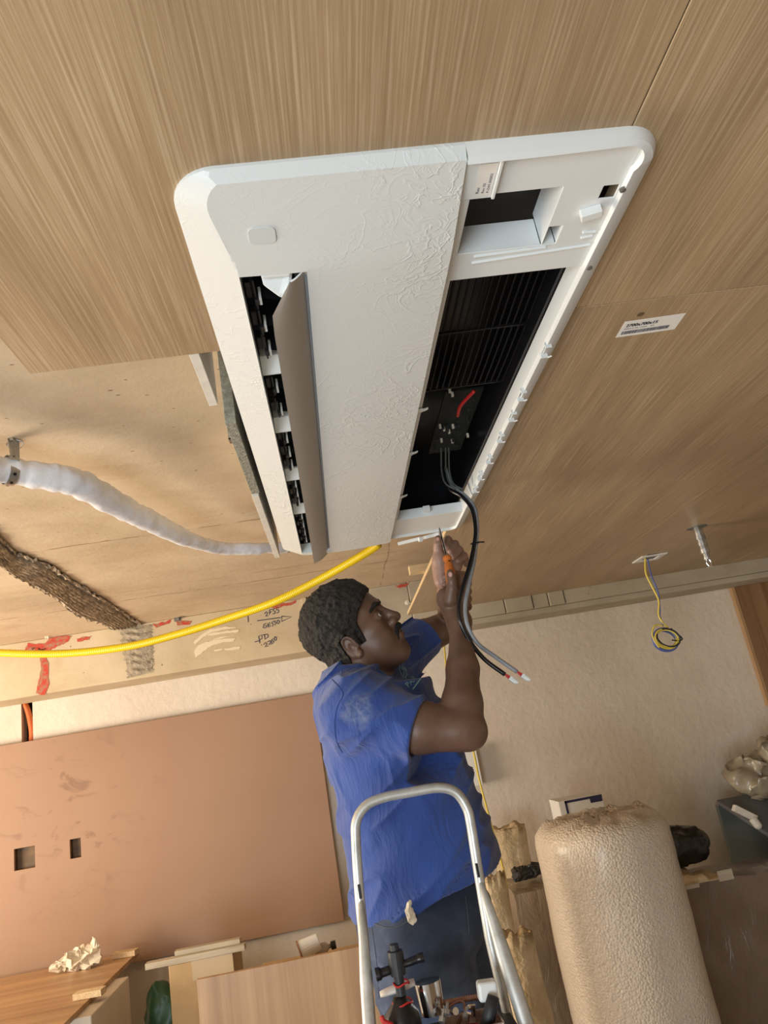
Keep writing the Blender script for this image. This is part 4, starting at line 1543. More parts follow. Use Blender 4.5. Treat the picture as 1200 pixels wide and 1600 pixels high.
lump(mb, (v0.x + 0.38, 3.64, v0.z + 0.13), (0.16, 0.10, 0.15), 34, 22, 0.9, 13, 0.06, 15)
tag(mb.build('plastic_sheet', PLS, smooth=True), 'crumpled cloudy plastic sheet heaped on the table at the right', 'plastic sheet')
p = at(1158, 1258, Y=3.60)
p.z = v1.z + (v0.z - v1.z) * 0.3 + 0.058
mb = MB()
mb.bar(p + Vector((-0.04, 0, 0.03)), p + Vector((0.05, 0, -0.035)), 0.03, 0.03)
mb.lathe(p + Vector((0.03, -0.01, -0.03)), (0.3, -0.4, -1), [(0, 0.02), (0.04, 0.018), (0.05, 0.008)], 10)
tag(mb.build('white_clamp', EDGEBAND, bevel=0.003), 'small white plastic clamp lying before the plastic sheet', 'clamp')
# carton with dark print just behind the roll
p, q = at(872, 1252, Y=3.5), at(940, 1240, Y=3.5)
BLUEP = M('dark_blue_print', (0.02, 0.025, 0.08), rough=0.5)
bxr = empty('printed_box', ((p.x + q.x) / 2, 3.58, -2.0), 'white box with a dark printed border peeking over the bubble wrap roll', 'box')
mb = MB()
mb.box((p.x, 3.5, -2.0), (q.x, 3.66, q.z + 0.0))
mb.build('carton', PAPER, bxr, bevel=0.002)
mb = MB()
mb.box((p.x + 0.028, 3.4975, q.z - 0.012), (q.x - 0.002, 3.4995, q.z - 0.002))
mb.box((p.x + 0.028, 3.4975, q.z - 0.10), (p.x + 0.037, 3.4995, q.z - 0.002))
mb.box((q.x - 0.06, 3.4970, q.z - 0.03), (q.x - 0.004, 3.4990, q.z - 0.002))
mb.build('printed_border', BLUEP, bxr)

# kraft paper rolls / bags behind the ladder
def paper_roll(name, top, bot, r0, r1, seed, lab, zt_end=None, mat=None):
    mb = MB()
    top, bot = Vector(top), Vector(bot)
    n = 30
    rows = []
    for i in range(n + 1):
        t_ = i / n
        c = bot.lerp(top, t_)
        row = []
        for k in range(36):
            a = 2 * math.pi * k / 36
            r = r0 + (r1 - r0) * t_
            r *= 1 + 0.20 * mnoise.noise(Vector((math.cos(a) * 1.6 + seed, math.sin(a) * 1.6, t_ * 6 + seed))) + 0.07 * mnoise.noise(Vector((math.cos(a) * 5 + seed, math.sin(a) * 5, t_ * 18)))
            row.append((c.x + r * math.cos(a), c.y + r * 0.7 * math.sin(a), c.z + (0.03 * mnoise.noise(Vector((math.cos(a) * 2, math.sin(a) * 2, seed))) if i == n else 0)))
        row.append(row[0])
        rows.append(row)
    c = bot.lerp(top, 0.97)
    rows.append([(c.x + (x - top.x) * 0.75, c.y + (y - top.y) * 0.75, z - 0.015) for x, y, z in rows[-1]])
    rows.append([(c.x, c.y, top.z - 0.05)] * 37)
    mb.grid(rows)
    return tag(mb.build(name, mat or KRAFT, smooth=True), lab, 'paper roll', 'kraft paper rolls behind the ladder')


a = at(790, 1292, Y=3.72)
paper_roll('kraft_roll', (a.x, 3.72, a.z), (a.x - 0.01, 3.72, -2.0), 0.068, 0.084, 1.0, 'tallest kraft paper roll, reaching above the stack of wrapped cartons')
a = at(776, 1375, Y=2.6)
paper_roll('kraft_roll', (a.x - 0.01, 2.6, a.z + 0.02), (a.x + 0.005, 2.6, -2.0), 0.032, 0.038, 4.0, 'slim kraft paper roll close behind the right rail of the ladder')
a = at(812, 1475, Y=2.3)
paper_roll('kraft_roll', (a.x - 0.01, 2.3, a.z + 0.03), (a.x + 0.02, 2.3, -2.0), 0.06, 0.052, 8.0, 'shortest kraft paper roll, crumpled top beside the ladder foot frame')
DARKS = M('dark_scraps', (0.02, 0.02, 0.02), (0.05, 0.045, 0.04), 20, rough=0.5)
a = at(828, 1372, Y=YS + 0.15)
ztc = (s0.z + s1.z) / 2
mb = MB()
for k in range(5):
    lump(mb, (a.x + random.uniform(-.05, .06), YS + 0.16 + random.uniform(-.03, .03), ztc + 0.035), (0.035, 0.03, 0.022), 12, 8, 0.8, 30, 0.02, k * 3.0, ztc + 0.012)
tag(mb.build('scrap_heap', DARKS), 'small heap of dark scraps on the wrapped carton left of the roll', 'scraps', kind='stuff')

# ------------------------------------------------------------------ stepladder
YL = 1.5
hl, hr = at(557, 1300, Y=YL), at(738, 1275, Y=YL)
ld = empty('stepladder', (0.11, 1.65, -2.0), 'aluminium stepladder with a rounded top hoop in front of the worker', 'ladder')
HP = [((578, 1640), -.10), ((571, 1500), -.05), ((562, 1400), 0), ((556, 1310), 0), ((558, 1280), 0), ((573, 1258), 0), ((600, 1246), 0), ((640, 1238), 0), ((685, 1231), 0), ((712, 1238), 0), ((729, 1262), 0), ((736, 1290), 0), ((747, 1360), 0), ((771, 1500), .0), ((797, 1640), .0)]
pts = smooth_path([tuple(at(*q, Y=YL)) for q, _ in HP], 8)
# the hoop frame continues down to the floor leaning away from the camera
zk_ = at(562, 1400, Y=YL).z


def bend(p, s):
    p = Vector(p)
    if p.z < zk_:
        p.y += (zk_ - p.z) * 0.0
    return p


top = [Vector(p) for p in pts if p[2] > zk_ - 0.12]
first, last = top[0], top[-1]
LFOOT = Vector((first.x - 0.11, YL + 0.14, -2.0))
RFOOT = Vector((last.x + 0.10, YL + 0.14, -2.0))
mb = MB()
mb.tube([LFOOT] + top + [RFOOT], 0.0125, 16, 0.75)
mb.build('hoop_frame', ALU, ld, smooth=True)
# camera-side frame hinged into the hoop
CL0, CR0 = at(563, 1398, Y=YL - 0.004), at(748, 1368, Y=YL - 0.004)
FL, FR = Vector((-0.13, 0.95, -2.0)), Vector((0.40, 0.95, -2.0))
fl1, fr1 = at(577, 1600, Y=1.42), at(822, 1600, Y=1.42)
dl = (fl1 - CL0)
drr = (fr1 - CR0)
FL = CL0 + dl * ((-2.0 - CL0.z) / dl.z)
FR = CR0 + drr * ((-2.0 - CR0.z) / drr.z)
mb = MB()
mb.tube([CL0, CL0.lerp(FL, 0.03), CL0.lerp(FL, 0.07), FL], [0.004, 0.008, 0.0115, 0.012], 14, 0.9)
la = mb.build('leg', ALU, ld, smooth=True)
mb = MB()
mb.tube([CR0, CR0.lerp(FR, 0.03), CR0.lerp(FR, 0.07), FR], [0.004, 0.009, 0.0135, 0.014], 14, 0.9)
mb.build('leg', ALU, ld, smooth=True)
for c in (at(562, 1393, Y=YL - 0.012), at(746, 1360, Y=YL - 0.012)):
    MB().bar(c + Vector((0, 0, 0.012)), c + Vector((0, 0, -0.012)), 0.005, 0.004, up=(0, 1, 0)).build('hinge_slot', BLACK, ld, bevel=0.001)
# steps on the worker's side
for k, zz in enumerate((-0.66, -0.95, -1.24, -1.53, -1.80)):
    t_ = (first.z - zz) / (first.z + 2.0)
    a, b = first.lerp(LFOOT, t_), last.lerp(RFOOT, t_)
    dep = 0.46 if k == 2 else 0.09
    MB().box((a.x, a.y - 0.02, zz - 0.025), (b.x, a.y + dep, zz)).build('step', ALU, ld, bevel=0.002)
# tool shelf
ztray = -0.492
mb = MB()
tray = (-0.015, 0.222, 1.36, 1.53)
mb.box((tray[0], tray[2], ztray - 0.012), (tray[1], tray[3], ztray))
mb.build('tool_shelf', DARKGREY, ld, bevel=0.002)

# ------------------------------------------------------------------ tools on the shelf
zt2 = ztray + 0.0005
def AT(x, y, Y=1.44):
    return at(x, y, Y=Y)


ft = empty('flaring_tool', (AT(630, 1600).x, 1.44, zt2), 'black flaring tool with a T-shaped handle and red bands', 'tool')
c = AT(626, 1545)
top_ = AT(622, 1492)
axis = (top_ - AT(638, 1600)).normalized()
axis.y = 0
b_ = AT(630, 1598)
mb = MB()
mb.lathe(b_ - axis * 0.03, axis, [(0, 0.034), (0.045, 0.030), (0.062, 0.014), (0.07, 0.0105)], 22)
mb.build('body', BLACK, ft, smooth=True)
mb = MB()
nb = AT(627, 1555)
mb.lathe(nb, axis, [(0, 0.0085), (0.03, 0.0085), (0.031, 0.0135), (0.060, 0.0145), (0.068, 0.0135), (0.069, 0.008), (0.078, 0.008), (0.079, 0.006)], 18)
mb.build('neck', DARKGREY, ft)
mb = MB()
h0 = AT(622, 1510)
mb.tube(smooth_path([tuple(h0 + Vector((0.004, 0, 0))), tuple(AT(608, 1516)), tuple(AT(594, 1521)), tuple(AT(587, 1523))], 6), [0.008] * 6 + [0.0095] * 6 + [0.013] * 7, 12, 0.8)
mb.tube(smooth_path([tuple(h0 - Vector((0.004, 0, 0))), tuple(AT(640, 1503)), tuple(AT(655, 1497)), tuple(AT(662, 1495))], 6), [0.008] * 6 + [0.0085] * 6 + [0.010] * 7, 12, 0.8)
mb.build('handle', BLACK, ft, smooth=True)
for q, r in (((627, 1536), 0.0135), ((629, 1566), 0.017)):
    p = AT(*q)
    d_, sa_, ua_ = basis(axis)
    MB().tube([p + (sa_ * math.cos(a) + ua_ * math.sin(a)) * r + axis * 0.002 * math.sin(3 * a) for a in np.linspace(0, 2 * math.pi, 22)], 0.0016, 6).build('red_band', REDPL, ft)

cp = empty('metal_cup', (AT(672, 1575).x, 1.47, zt2), 'shiny chrome cup tilted among the tools on the ladder shelf', 'cup')
ca = AT(667, 1532, 1.47)
cbb = AT(677, 1583, 1.47)
dd = (cbb - ca)
LL = dd.length
mb = MB()
mb.lathe(ca, dd, [(0, 0.0235), (LL, 0.0205), (LL + 0.0005, 0.0), (LL - 0.002, 0.0), (LL - 0.002, 0.019), (0.0, 0.0215)], 26)
mb.build('body', CHROME, cp, smooth=False)
sc = MB()
a, b = AT(594, 1554, 1.48), AT(648, 1534, 1.48)
WARMW = M('white_soft_plastic', (0.82, 0.78, 0.74), rough=0.4)
sc.tube([a, a.lerp(b, 0.15), a.lerp(b, 0.6), b], [0.009, 0.0125, 0.0155, 0.012], 16, 0.45)
tag(sc.build('white_scraper', WARMW, smooth=True), 'white plastic scraper lying behind the black flaring tool', 'scraper')
cb_ = MB()
REBAR = M('copper_rod', (0.34, 0.18, 0.12), rough=0.4, metal=0.5)
pa2, pb2 = AT(690, 1567, 1.475), AT(746, 1558, 1.475)
pr_ = [pa2.lerp(pb2, i / 60) for i in range(61)]
cb_.tube(pr_, [0.0042 + 0.0009 * (i % 4 < 2) for i in range(61)], 10)
tag(cb_.build('twisted_rod', REBAR), 'ribbed brown rod lying across the ladder shelf', 'rod')
wh = empty('white_hammer', (AT(760, 1560).x, 1.42, zt2), 'mallet with a white head and a dark handle at the right of the shelf', 'mallet')
a, b = AT(746, 1549, 1.43), AT(776, 1545, 1.43)
MB().bar(a, b, 0.026, 0.030).build('head', WHITE, wh, bevel=0.005, seg=3)
mb = MB()
mb.tube([AT(771, 1557, 1.41), AT(766, 1580, 1.41), AT(758, 1612, 1.41)], [0.010, 0.0115, 0.011], 14)
mb.build('handle', DARKGREY, wh, smooth=True)
CLEAR = M('clear_brown_plastic', (0.25, 0.16, 0.13), (0.5, 0.38, 0.33), 40, rough=0.2, coat=0.5)
tr = empty('tool_case', (AT(710, 1600).x, 1.42, zt2), 'open clear plastic case of small steel fittings on the ladder shelf', 'case')
mb = MB()
x0, x1_ = AT(690, 1590, 1.42).x, AT(782, 1590, 1.42).x
y0, y1_ = 1.385, 1.465
mb.plate([x0, x1_], [y0, y1_], [], lambda x, y, h: (x, y, zt2 + 0.004 * h), 1)
for (a, b) in (((x0, y0), (x1_, y0 + 0.003)), ((x0, y1_ - .003), (x1_, y1_)), ((x0, y0), (x0 + .003, y1_)), ((x1_ - .003, y0), (x1_, y1_))):
    mb.box((a[0], a[1], zt2 + 0.003), (b[0], b[1], zt2 + 0.026))
mb.build('tray', CLEAR, tr, bevel=0.001)
kk = 0
for (x, y, r, L) in ((698, 1586, 0.004, 0.02), (712, 1580, 0.006, 0.03), (726, 1592, 0.005, 0.02), (738, 1584, 0.004, 0.022), (690, 1598, 0.006, 0.02)):
    p = AT(x, y, 1.43)
    o = MB().lathe(p, (random.uniform(-1, 1), 0.4, random.uniform(-.1, .6)), [(0, r), (L * 0.4, r), (L * 0.42, r * 0.6), (L, r * 0.6)], 8).build('fitting', CHROME if kk % 2 else STEEL, tr)
    kk += 1
pz = empty('pliers', (AT(738, 1575).x, 1.45, zt2), 'steel combination pliers standing among the fittings', 'pliers')
mb = MB()
mb.bar(AT(738, 1598, 1.45), AT(736, 1568, 1.45), 0.014, 0.008, up=(0, 1, 0))
mb.build('jaw', CHROME, pz, bevel=0.002)
mb = MB()
mb.tube([AT(735, 1600, 1.45), AT(731, 1625, 1.45)], 0.005, 8)
mb.tube([AT(742, 1600, 1.45), AT(746, 1625, 1.45)], 0.005, 8)
mb.build('handle', REDPL, pz)
rd = MB()
rd.tube(smooth_path([tuple(AT(596, 1588, 1.40)), tuple(AT(600, 1596, 1.40)), tuple(AT(612, 1602, 1.40)), tuple(AT(606, 1612, 1.40)), tuple(AT(596, 1604, 1.40))], 6), 0.004, 8)
tag(rd.build('red_cord', REDPL, smooth=True), 'loop of red cord at the left of the ladder shelf', 'cord')
lr = MB()
lr.tube(smooth_path([tuple(AT(714, 1602, 1.46)), tuple(AT(722, 1585, 1.46)), tuple(AT(726, 1570, 1.46)), tuple(AT(718, 1563, 1.46)), tuple(AT(700, 1574, 1.46))], 6), 0.0045, 8, 0.5)
tag(lr.build('leather_strap', M('leather_brown', (0.22, 0.09, 0.05), rough=0.5), smooth=True), 'brown leather strap curled on the ladder shelf', 'strap')

# ------------------------------------------------------------------ cables out of the cassette
GREYC = M('grey_cable_sheath', (0.30, 0.32, 0.34), (0.22, 0.23, 0.25), 30, rough=0.3)
BLKC = M('black_cable_sheath', (0.008, 0.008, 0.01), rough=0.25)
CW = 1.78
bk = [((690, 730), 1.86, .06), ((702, 762), 1.84, 0), ((722, 776), 1.82, 0), ((737, 795), 1.80, 0), ((743, 825), 1.78, 0), ((741, 850), 1.76, 0), ((735, 880), 1.73, 0), ((724, 915), 1.70, 0), ((717, 945), 1.685, 0), ((719, 970), 1.68, 0), ((733, 1000), 1.69, 0), ((757, 1030), 1.70, 0), ((789, 1054), 1.70, 0)]
gk = [((696, 730), 1.87, .06), ((706, 760), 1.85, 0), ((724, 772), 1.825, 0), ((741, 792), 1.805, 0), ((746, 822), 1.785, 0), ((744, 850), 1.765, 0), ((740, 880), 1.74, 0), ((733, 912), 1.71, 0), ((727, 945), 1.695, 0), ((730, 975), 1.69, 0), ((745, 1004), 1.70, 0), ((772, 1025), 1.71, 0), ((808, 1050), 1.71, 0)]
for nm, kpts, mt, r, lab in (('black_cable', bk, BLKC, 0.0052, 'black control cable hanging from the cassette, ending in a white plug'),
                             ('grey_cable', gk, GREYC, 0.0050, 'grey control cable hanging from the cassette, ending in a white plug')):
    P_ = [tuple(at(*q, Y=y)) for q, y, _ in kpts]
    sp_ = smooth_path(P_, 10)
    e = Vector(sp_[-1])
    d = (e - Vector(sp_[-4])).normalized()
    rt_ = empty(nm, e, lab, 'cable', 'control cables hanging from the cassette')
    MB().tube(sp_, r, 12).build('sheath', mt, rt_, smooth=True)
    mb = MB()
    mb.bar(e + d * 0.012, e + d * 0.030, 0.014, 0.010)
    mb.bar(e + d * 0.018, e + d * 0.034, 0.018, 0.006)
    mb.build('plug', WHITE, rt_, bevel=0.001)
    mb = MB()
    for s_ in (-0.004, 0, 0.004):
        mb.tube([e - d * 0.002, e + d * 0.006 + Vector((0, 0, s_ * 0.8)), e + d * 0.015 + Vector((0, 0, s_))], 0.0016, 6)
    mb.build('cores', REDPL, rt_)
p = at(742, 849, Y=1.765)
mb = MB()
ringp = [p + Vector((math.cos(a) * 0.010, math.sin(a) * 0.012, 0.002 * math.sin(a))) for a in np.linspace(0, 2 * math.pi, 18)]
mb.tube(ringp, 0.0022, 6)
mb.bar(p + Vector((0.008, -0.006, 0)), p + Vector((0.020, -0.016, -0.004)), 0.004, 0.004)
tag(mb.build('cable_tie', BLKC), 'black cable tie bundling the two hanging cables', 'cable tie')

# ------------------------------------------------------------------ the worker: surfaces grown from smooth distance fields
class Field:
    def __init__(s, lo, hi, h, cap=0.04):
        s.lo = np.array(lo, float)
        s.h = h
        s.n = np.ceil((np.array(hi) - s.lo) / h).astype(int) + 1
        s.F = np.full(tuple(s.n), cap, np.float32)
        s.cap = cap

    def win(s, lo, hi):
        a = np.clip(np.floor((np.array(lo) - s.lo) / s.h).astype(int), 0, s.n)
        b = np.clip(np.ceil((np.array(hi) - s.lo) / s.h).astype(int) + 1, 0, s.n)
        sl = tuple(slice(i, j) for i, j in zip(a, b))
        g = [s.lo[k] + s.h * np.arange(a[k], b[k]) for k in range(3)]
        return sl, g[0][:, None, None].astype(np.float32), g[1][None, :, None].astype(np.float32), g[2][None, None, :].astype(np.float32)

    def comb(s, sl, d, k, op='+'):
        if s.F[sl].size == 0:
            return
        A = s.F[sl]
        if op == '-':
            A, d = -A, d
        if k <= 0:
            R_ = np.minimum(A, d)
        else:
            hh = np.clip(0.5 + 0.5 * (A - d) / k, 0, 1)
            R_ = A * (1 - hh) + d * hh - k * hh * (1 - hh)
        s.F[sl] = np.clip(-R_ if op == '-' else R_, -s.cap, s.cap)

    def cone(s, a, b, ra, rb, k=0.01, op='+', m=0.03):
        a, b = np.array(a, float)[:3], np.array(b, float)[:3]
        r = max(ra, rb) + m
        sl, X, Y, Z = s.win(np.minimum(a, b) - r, np.maximum(a, b) + r)
        ab = b - a
        L = max(ab @ ab, 1e-9)
        t = np.clip(((X - a[0]) * ab[0] + (Y - a[1]) * ab[1] + (Z - a[2]) * ab[2]) / L, 0, 1)
        d = np.sqrt((X - a[0] - t * ab[0]) ** 2 + (Y - a[1] - t * ab[1]) ** 2 + (Z - a[2] - t * ab[2]) ** 2) - (ra + (rb - ra) * t)
        s.comb(sl, d, k, op)
        return s

    def chain(s, pts, k=0.01, kk=None):
        """pts: [(point, radius)]"""
        for (a, ra), (b, rb) in zip(pts[:-1], pts[1:]):
            s.cone(a, b, ra, rb, k)
        return s

    def ell(s, c, r, Rm=None, k=0.01, op='+', m=0.03):
        c = np.array(c, float)[:3]
        r = np.array(r, float)
        Rm = np.eye(3) if Rm is None else np.array(Rm)
        R_ = r.max() + m
        sl, X, Y, Z = s.win(c - R_, c + R_)
        X, Y, Z = X - c[0], Y - c[1], Z - c[2]
        q = [(X * Rm[i][0] + Y * Rm[i][1] + Z * Rm[i][2]) for i in range(3)]
        k0 = np.sqrt(sum((q[i] / r[i]) ** 2 for i in range(3)))
        k1 = np.sqrt(sum((q[i] / r[i] ** 2) ** 2 for i in range(3))) + 1e-6
        s.comb(sl, k0 * (k0 - 1) / k1, k, op)
        return s

    def mesh(s, name):
        F = s.F
        S = F < 0
        n = np.array(F.shape)
        c = [S[i:n[0] - 1 + i, j:n[1] - 1 + j, k:n[2] - 1 + k] for i in (0, 1) for j in (0, 1) for k in (0, 1)]
        cnt = sum(x.astype(np.int8) for x in c)
        act = (cnt > 0) & (cnt < 8)
        idx = np.argwhere(act)
        ids = np.full(act.shape, -1, np.int32)
        ids[act] = np.arange(len(idx))
        P = np.zeros((len(idx), 3))
        W = np.zeros(len(idx))
        cor = [(i, j, k) for i in (0, 1) for j in (0, 1) for k in (0, 1)]
        for a in cor:
            for ax in range(3):
                if a[ax] == 0:
                    b = list(a)
                    b[ax] = 1
                    fa = F[tuple((idx + a).T)]
                    fb = F[tuple((idx + b).T)]
                    m = (fa < 0) != (fb < 0)
                    t = np.where(m, fa / np.where(m, fa - fb, 1), 0)
                    p = np.tile(np.array(a, float), (len(idx), 1))
                    p[:, ax] += t
                    P += p * m[:, None]
                    W += m
        V = (idx + P / np.maximum(W, 1)[:, None]) * s.h + s.lo
        faces = []
        for ax in range(3):
            o = [x for x in range(3) if x != ax]
            sa = [slice(None)] * 3
            sb = [slice(None)] * 3
            sa[ax], sb[ax] = slice(0, -1), slice(1, None)
            ch = S[tuple(sa)] != S[tuple(sb)]
            e = np.argwhere(ch)
            ok = (e[:, o[0]] > 0) & (e[:, o[1]] > 0) & (e[:, o[0]] < n[o[0]] - 1) & (e[:, o[1]] < n[o[1]] - 1)
            e = e[ok]
            q = []
            for (d0, d1) in ((-1, -1), (0, -1), (0, 0), (-1, 0)):
                f = e.copy()
                f[:, o[0]] += d0
                f[:, o[1]] += d1
                q.append(ids[tuple(f.T)])
            q = np.stack(q, 1)
            flip = S[tuple(e.T)]
            if ax == 1:
                flip = ~flip
            q[~flip] = q[~flip][:, ::-1]
            faces.append(q)
        Q = np.concatenate(faces)
        Q = Q[(Q >= 0).all(1)]
        me = bpy.data.meshes.new(name)
        me.vertices.add(len(V))
        me.vertices.foreach_set('co', V.ravel())
        me.loops.add(Q.size)
        me.loops.foreach_set('vertex_index', Q.ravel().astype(np.int32))
        me.polygons.add(len(Q))
        me.polygons.foreach_set('loop_start', np.arange(0, Q.size, 4, dtype=np.int32))
        me.polygons.foreach_set('loop_total', np.full(len(Q), 4, np.int32))
        me.update(calc_edges=True)
        me.validate()
        return me, V, Q


def vnoise(X, Y, Z, seed=0):
    """smooth value noise on broadcast arrays, range about -1..1"""
    rs = np.random.RandomState(seed)
    T_ = rs.uniform(-1, 1, (32, 32, 32)).astype(np.float32)
    def fr(a):
        i = np.floor(a).astype(int)
        f = a - i
        return i, f * f * (3 - 2 * f)
    (i, u), (j, v), (k, w_) = fr(X), fr(Y), fr(Z)
    g = lambda a, b, c: T_[(i + a) % 32, (j + b) % 32, (k + c) % 32]
    x00 = g(0, 0, 0) * (1 - u) + g(1, 0, 0) * u
    x10 = g(0, 1, 0) * (1 - u) + g(1, 1, 0) * u
    x01 = g(0, 0, 1) * (1 - u) + g(1, 0, 1) * u
    x11 = g(0, 1, 1) * (1 - u) + g(1, 1, 1) * u
    return (x00 * (1 - v) + x10 * v) * (1 - w_) + (x01 * (1 - v) + x11 * v) * w_


A3 = lambda x, y, Y: np.array(at(x, y, Y=Y))

# ---- head frame
HS = 1.05
hp, hyaw, hroll = math.radians(27.5), math.radians(-19), math.radians(18)
hf = np.array([math.cos(hp) * math.cos(hyaw), math.cos(hp) * math.sin(hyaw), math.sin(hp)])
hl = np.array([-math.sin(hyaw), math.cos(hyaw), 0])
hu = np.cross(hf, hl)
hl, hu = math.cos(hroll) * hl + math.sin(hroll) * hu, -math.sin(hroll) * hl + math.cos(hroll) * hu
eo_ = HS * (-0.006 * hf - 0.08 * hl)
HC = A3(547, 1012, 1.80 + eo_[1]) - eo_
RH = np.array([hf, hl, hu])


def hpnt(x, y, z):
    return HC + HS * (hf * x + hl * y + hu * z)


person = empty('person', (0.12, 1.80, -1.235), 'person in a blue polo shirt and jeans reaching up with a screwdriver', 'person')

B = Field((-0.16, 1.50, -0.16), (0.46, 2.18, 0.50), 0.0025, 0.03)
he = lambda c, r, k=0.012, op='+', Rm=RH: B.ell(hpnt(*c), [v * HS for v in r], Rm, k, op)
hc = lambda a, b, ra, rb, k=0.01, op='+': B.cone(hpnt(*a), hpnt(*b), ra * HS, rb * HS, k, op)
he((0.000, 0, 0.049), (0.092, 0.076, 0.085))
he((0.028, 0, 0.035), (0.064, 0.066, 0.066), 0.02)
he((0.033, 0, -0.026), (0.053, 0.056, 0.068), 0.025)
he((0.000, 0, -0.030), (0.066, 0.062, 0.060), 0.025)
for s_ in (-1, 1):
    he((0.046, 0.036 * s_, -0.036), (0.034, 0.026, 0.036), 0.02)          # cheek
    he((0.052, 0.042 * s_, -0.004), (0.026, 0.020, 0.016), 0.015)         # cheekbone
    hc((-0.004, 0.052 * s_, -0.046), (0.060, 0.018 * s_, -0.084), 0.022, 0.018, 0.022)   # jaw
    hc((0.086, 0.012 * s_, 0.036), (0.062, 0.048 * s_, 0.036), 0.010, 0.010, 0.014)     # brow ridge
hc((0.066, -0.008, -0.085), (0.066, 0.008, -0.085), 0.018, 0.018, 0.018)    # chin
he((0.028, 0, -0.078), (0.050, 0.042, 0.026), 0.025)                # under the chin
# eye sockets, lids
for s_ in (-1, 1):
    he((0.094, 0.031 * s_, 0.014), (0.018, 0.018, 0.013), 0.012, '-')
    he((0.0745, 0.031 * s_, 0.013), (0.0150, 0.0160, 0.0150), 0.003)
    he((0.0895, 0.031 * s_, 0.0120), (0.0085, 0.0140, 0.0052), 0.0010, '-')
# nose
hc((0.087, 0, 0.024), (0.104, 0, -0.013), 0.0085, 0.0115, 0.010)
he((0.1055, 0, -0.017), (0.0135, 0.0140, 0.0115), 0.006)
for s_ in (-1, 1):
    he((0.096, 0.0155 * s_, -0.0200), (0.0125, 0.0090, 0.0095), 0.004)
    he((0.099, 0.0085 * s_, -0.0300), (0.0045, 0.0035, 0.0050), 0.002, '-')
# muzzle, lips
he((0.073, 0, -0.048), (0.024, 0.030, 0.022), 0.016)
hc((0.091, -0.016, -0.0440), (0.091, 0.016, -0.0440), 0.0070, 0.0070, 0.005)
hc((0.0885, -0.015, -0.0555), (0.0885, 0.015, -0.0555), 0.0080, 0.0080, 0.005)
he((0.099, 0, -0.0498), (0.010, 0.022, 0.0014), 0.0015, '-')
# ears
for s_ in (-1, 1):
    he((-0.005, 0.0755 * s_, 0.000), (0.0145, 0.0060, 0.025), 0.006)
    he((-0.002, 0.0825 * s_, -0.003), (0.0072, 0.0055, 0.011), 0.003, '-')
    arc = [(-0.001 + 0.0140 * math.cos(a) - 0.003, (0.0790 + 0.002 * math.sin(a)) * s_, 0.002 + 0.0240 * math.sin(a)) for a in np.linspace(math.radians(-10), math.radians(250), 15)]
    for a, b in zip(arc[:-1], arc[1:]):
        hc(a, b, 0.0036, 0.0036, 0.0025)
    hc((0.004, 0.0765 * s_, -0.022), (0.001, 0.0780 * s_, -0.026), 0.0062, 0.0058, 0.003)
    hc((0.010, 0.0765 * s_, 0.000), (0.011, 0.0765 * s_, -0.008), 0.0040, 0.0040, 0.003)
# neck and shoulders
nb = A3(560, 1068, 1.80)
B.cone(hpnt(-0.022, 0, -0.030), nb, 0.060 * HS, 0.066, 0.03)
headF = B.F.copy()
SHN, SHF = A3(560, 1112, 1.655), A3(612, 1040, 1.975)
B.cone(nb + (0, 0, -0.05), SHN, 0.07, 0.058, 0.04)
B.cone(nb + (0, 0, -0.05), SHF, 0.07, 0.058, 0.04)
B.ell(nb + np.array((0.02, 0, -0.10)), (0.105, 0.15, 0.08), None, 0.04)
# near arm
B.chain([(SHN, 0.060), (A3(655, 1136, 1.615), 0.0545), (A3(724, 1140, 1.605), 0.044)], 0.012)
B.chain([(A3(738, 1146, 1.605), 0.030), (A3(716, 1138, 1.605), 0.038)], 0.02)
B.chain([(A3(726, 1136, 1.610), 0.0405), (A3(722, 1100, 1.625), 0.0430), (A3(723, 1045, 1.675), 0.0355), (A3(719, 985, 1.735), 0.0245), (A3(718, 958, 1.752), 0.0235)], 0.016)
# near (right) hand
B.ell(A3(714, 938, 1.765), (0.033, 0.019, 0.030), None, 0.014)
B.ell(A3(722, 918, 1.785), (0.021, 0.020, 0.036), None, 0.012)
B.ell(A3(694, 934, 1.755), (0.018, 0.015, 0.024), None, 0.014)
B.cone(A3(695, 940, 1.757), A3(711, 975, 1.745), 0.0165, 0.020, 0.016)
B.chain([(A3(703, 938, 1.735), 0.0170), (A3(706, 920, 1.722), 0.0128), (A3(706, 908, 1.716), 0.0112)], 0.006)
B.chain([(A3(706, 908, 1.716), 0.0112), (A3(704, 899, 1.7145), 0.0100), (A3(703, 894, 1.716), 0.0078)], 0.003)
for i in range(4):
    B.chain([(A3(731, 912 + 12 * i, 1.800 + .004 * i), 0.0110), (A3(724 - 2 * i, 899 + 12 * i, 1.812), 0.0105), (A3(706 - i, 896 + 12 * i, 1.802), 0.0098), (A3(695, 902 + 12 * i, 1.786), 0.0086)], 0.003)
# far arm
B.chain([(SHF, 0.058), (A3(663, 996, 2.03), 0.049), (A3(714, 972, 2.10), 0.041)], 0.012)
B.chain([(A3(714, 972, 2.10), 0.041), (A3(706, 950, 2.02), 0.037), (A3(697, 925, 1.925), 0.0245)], 0.016)
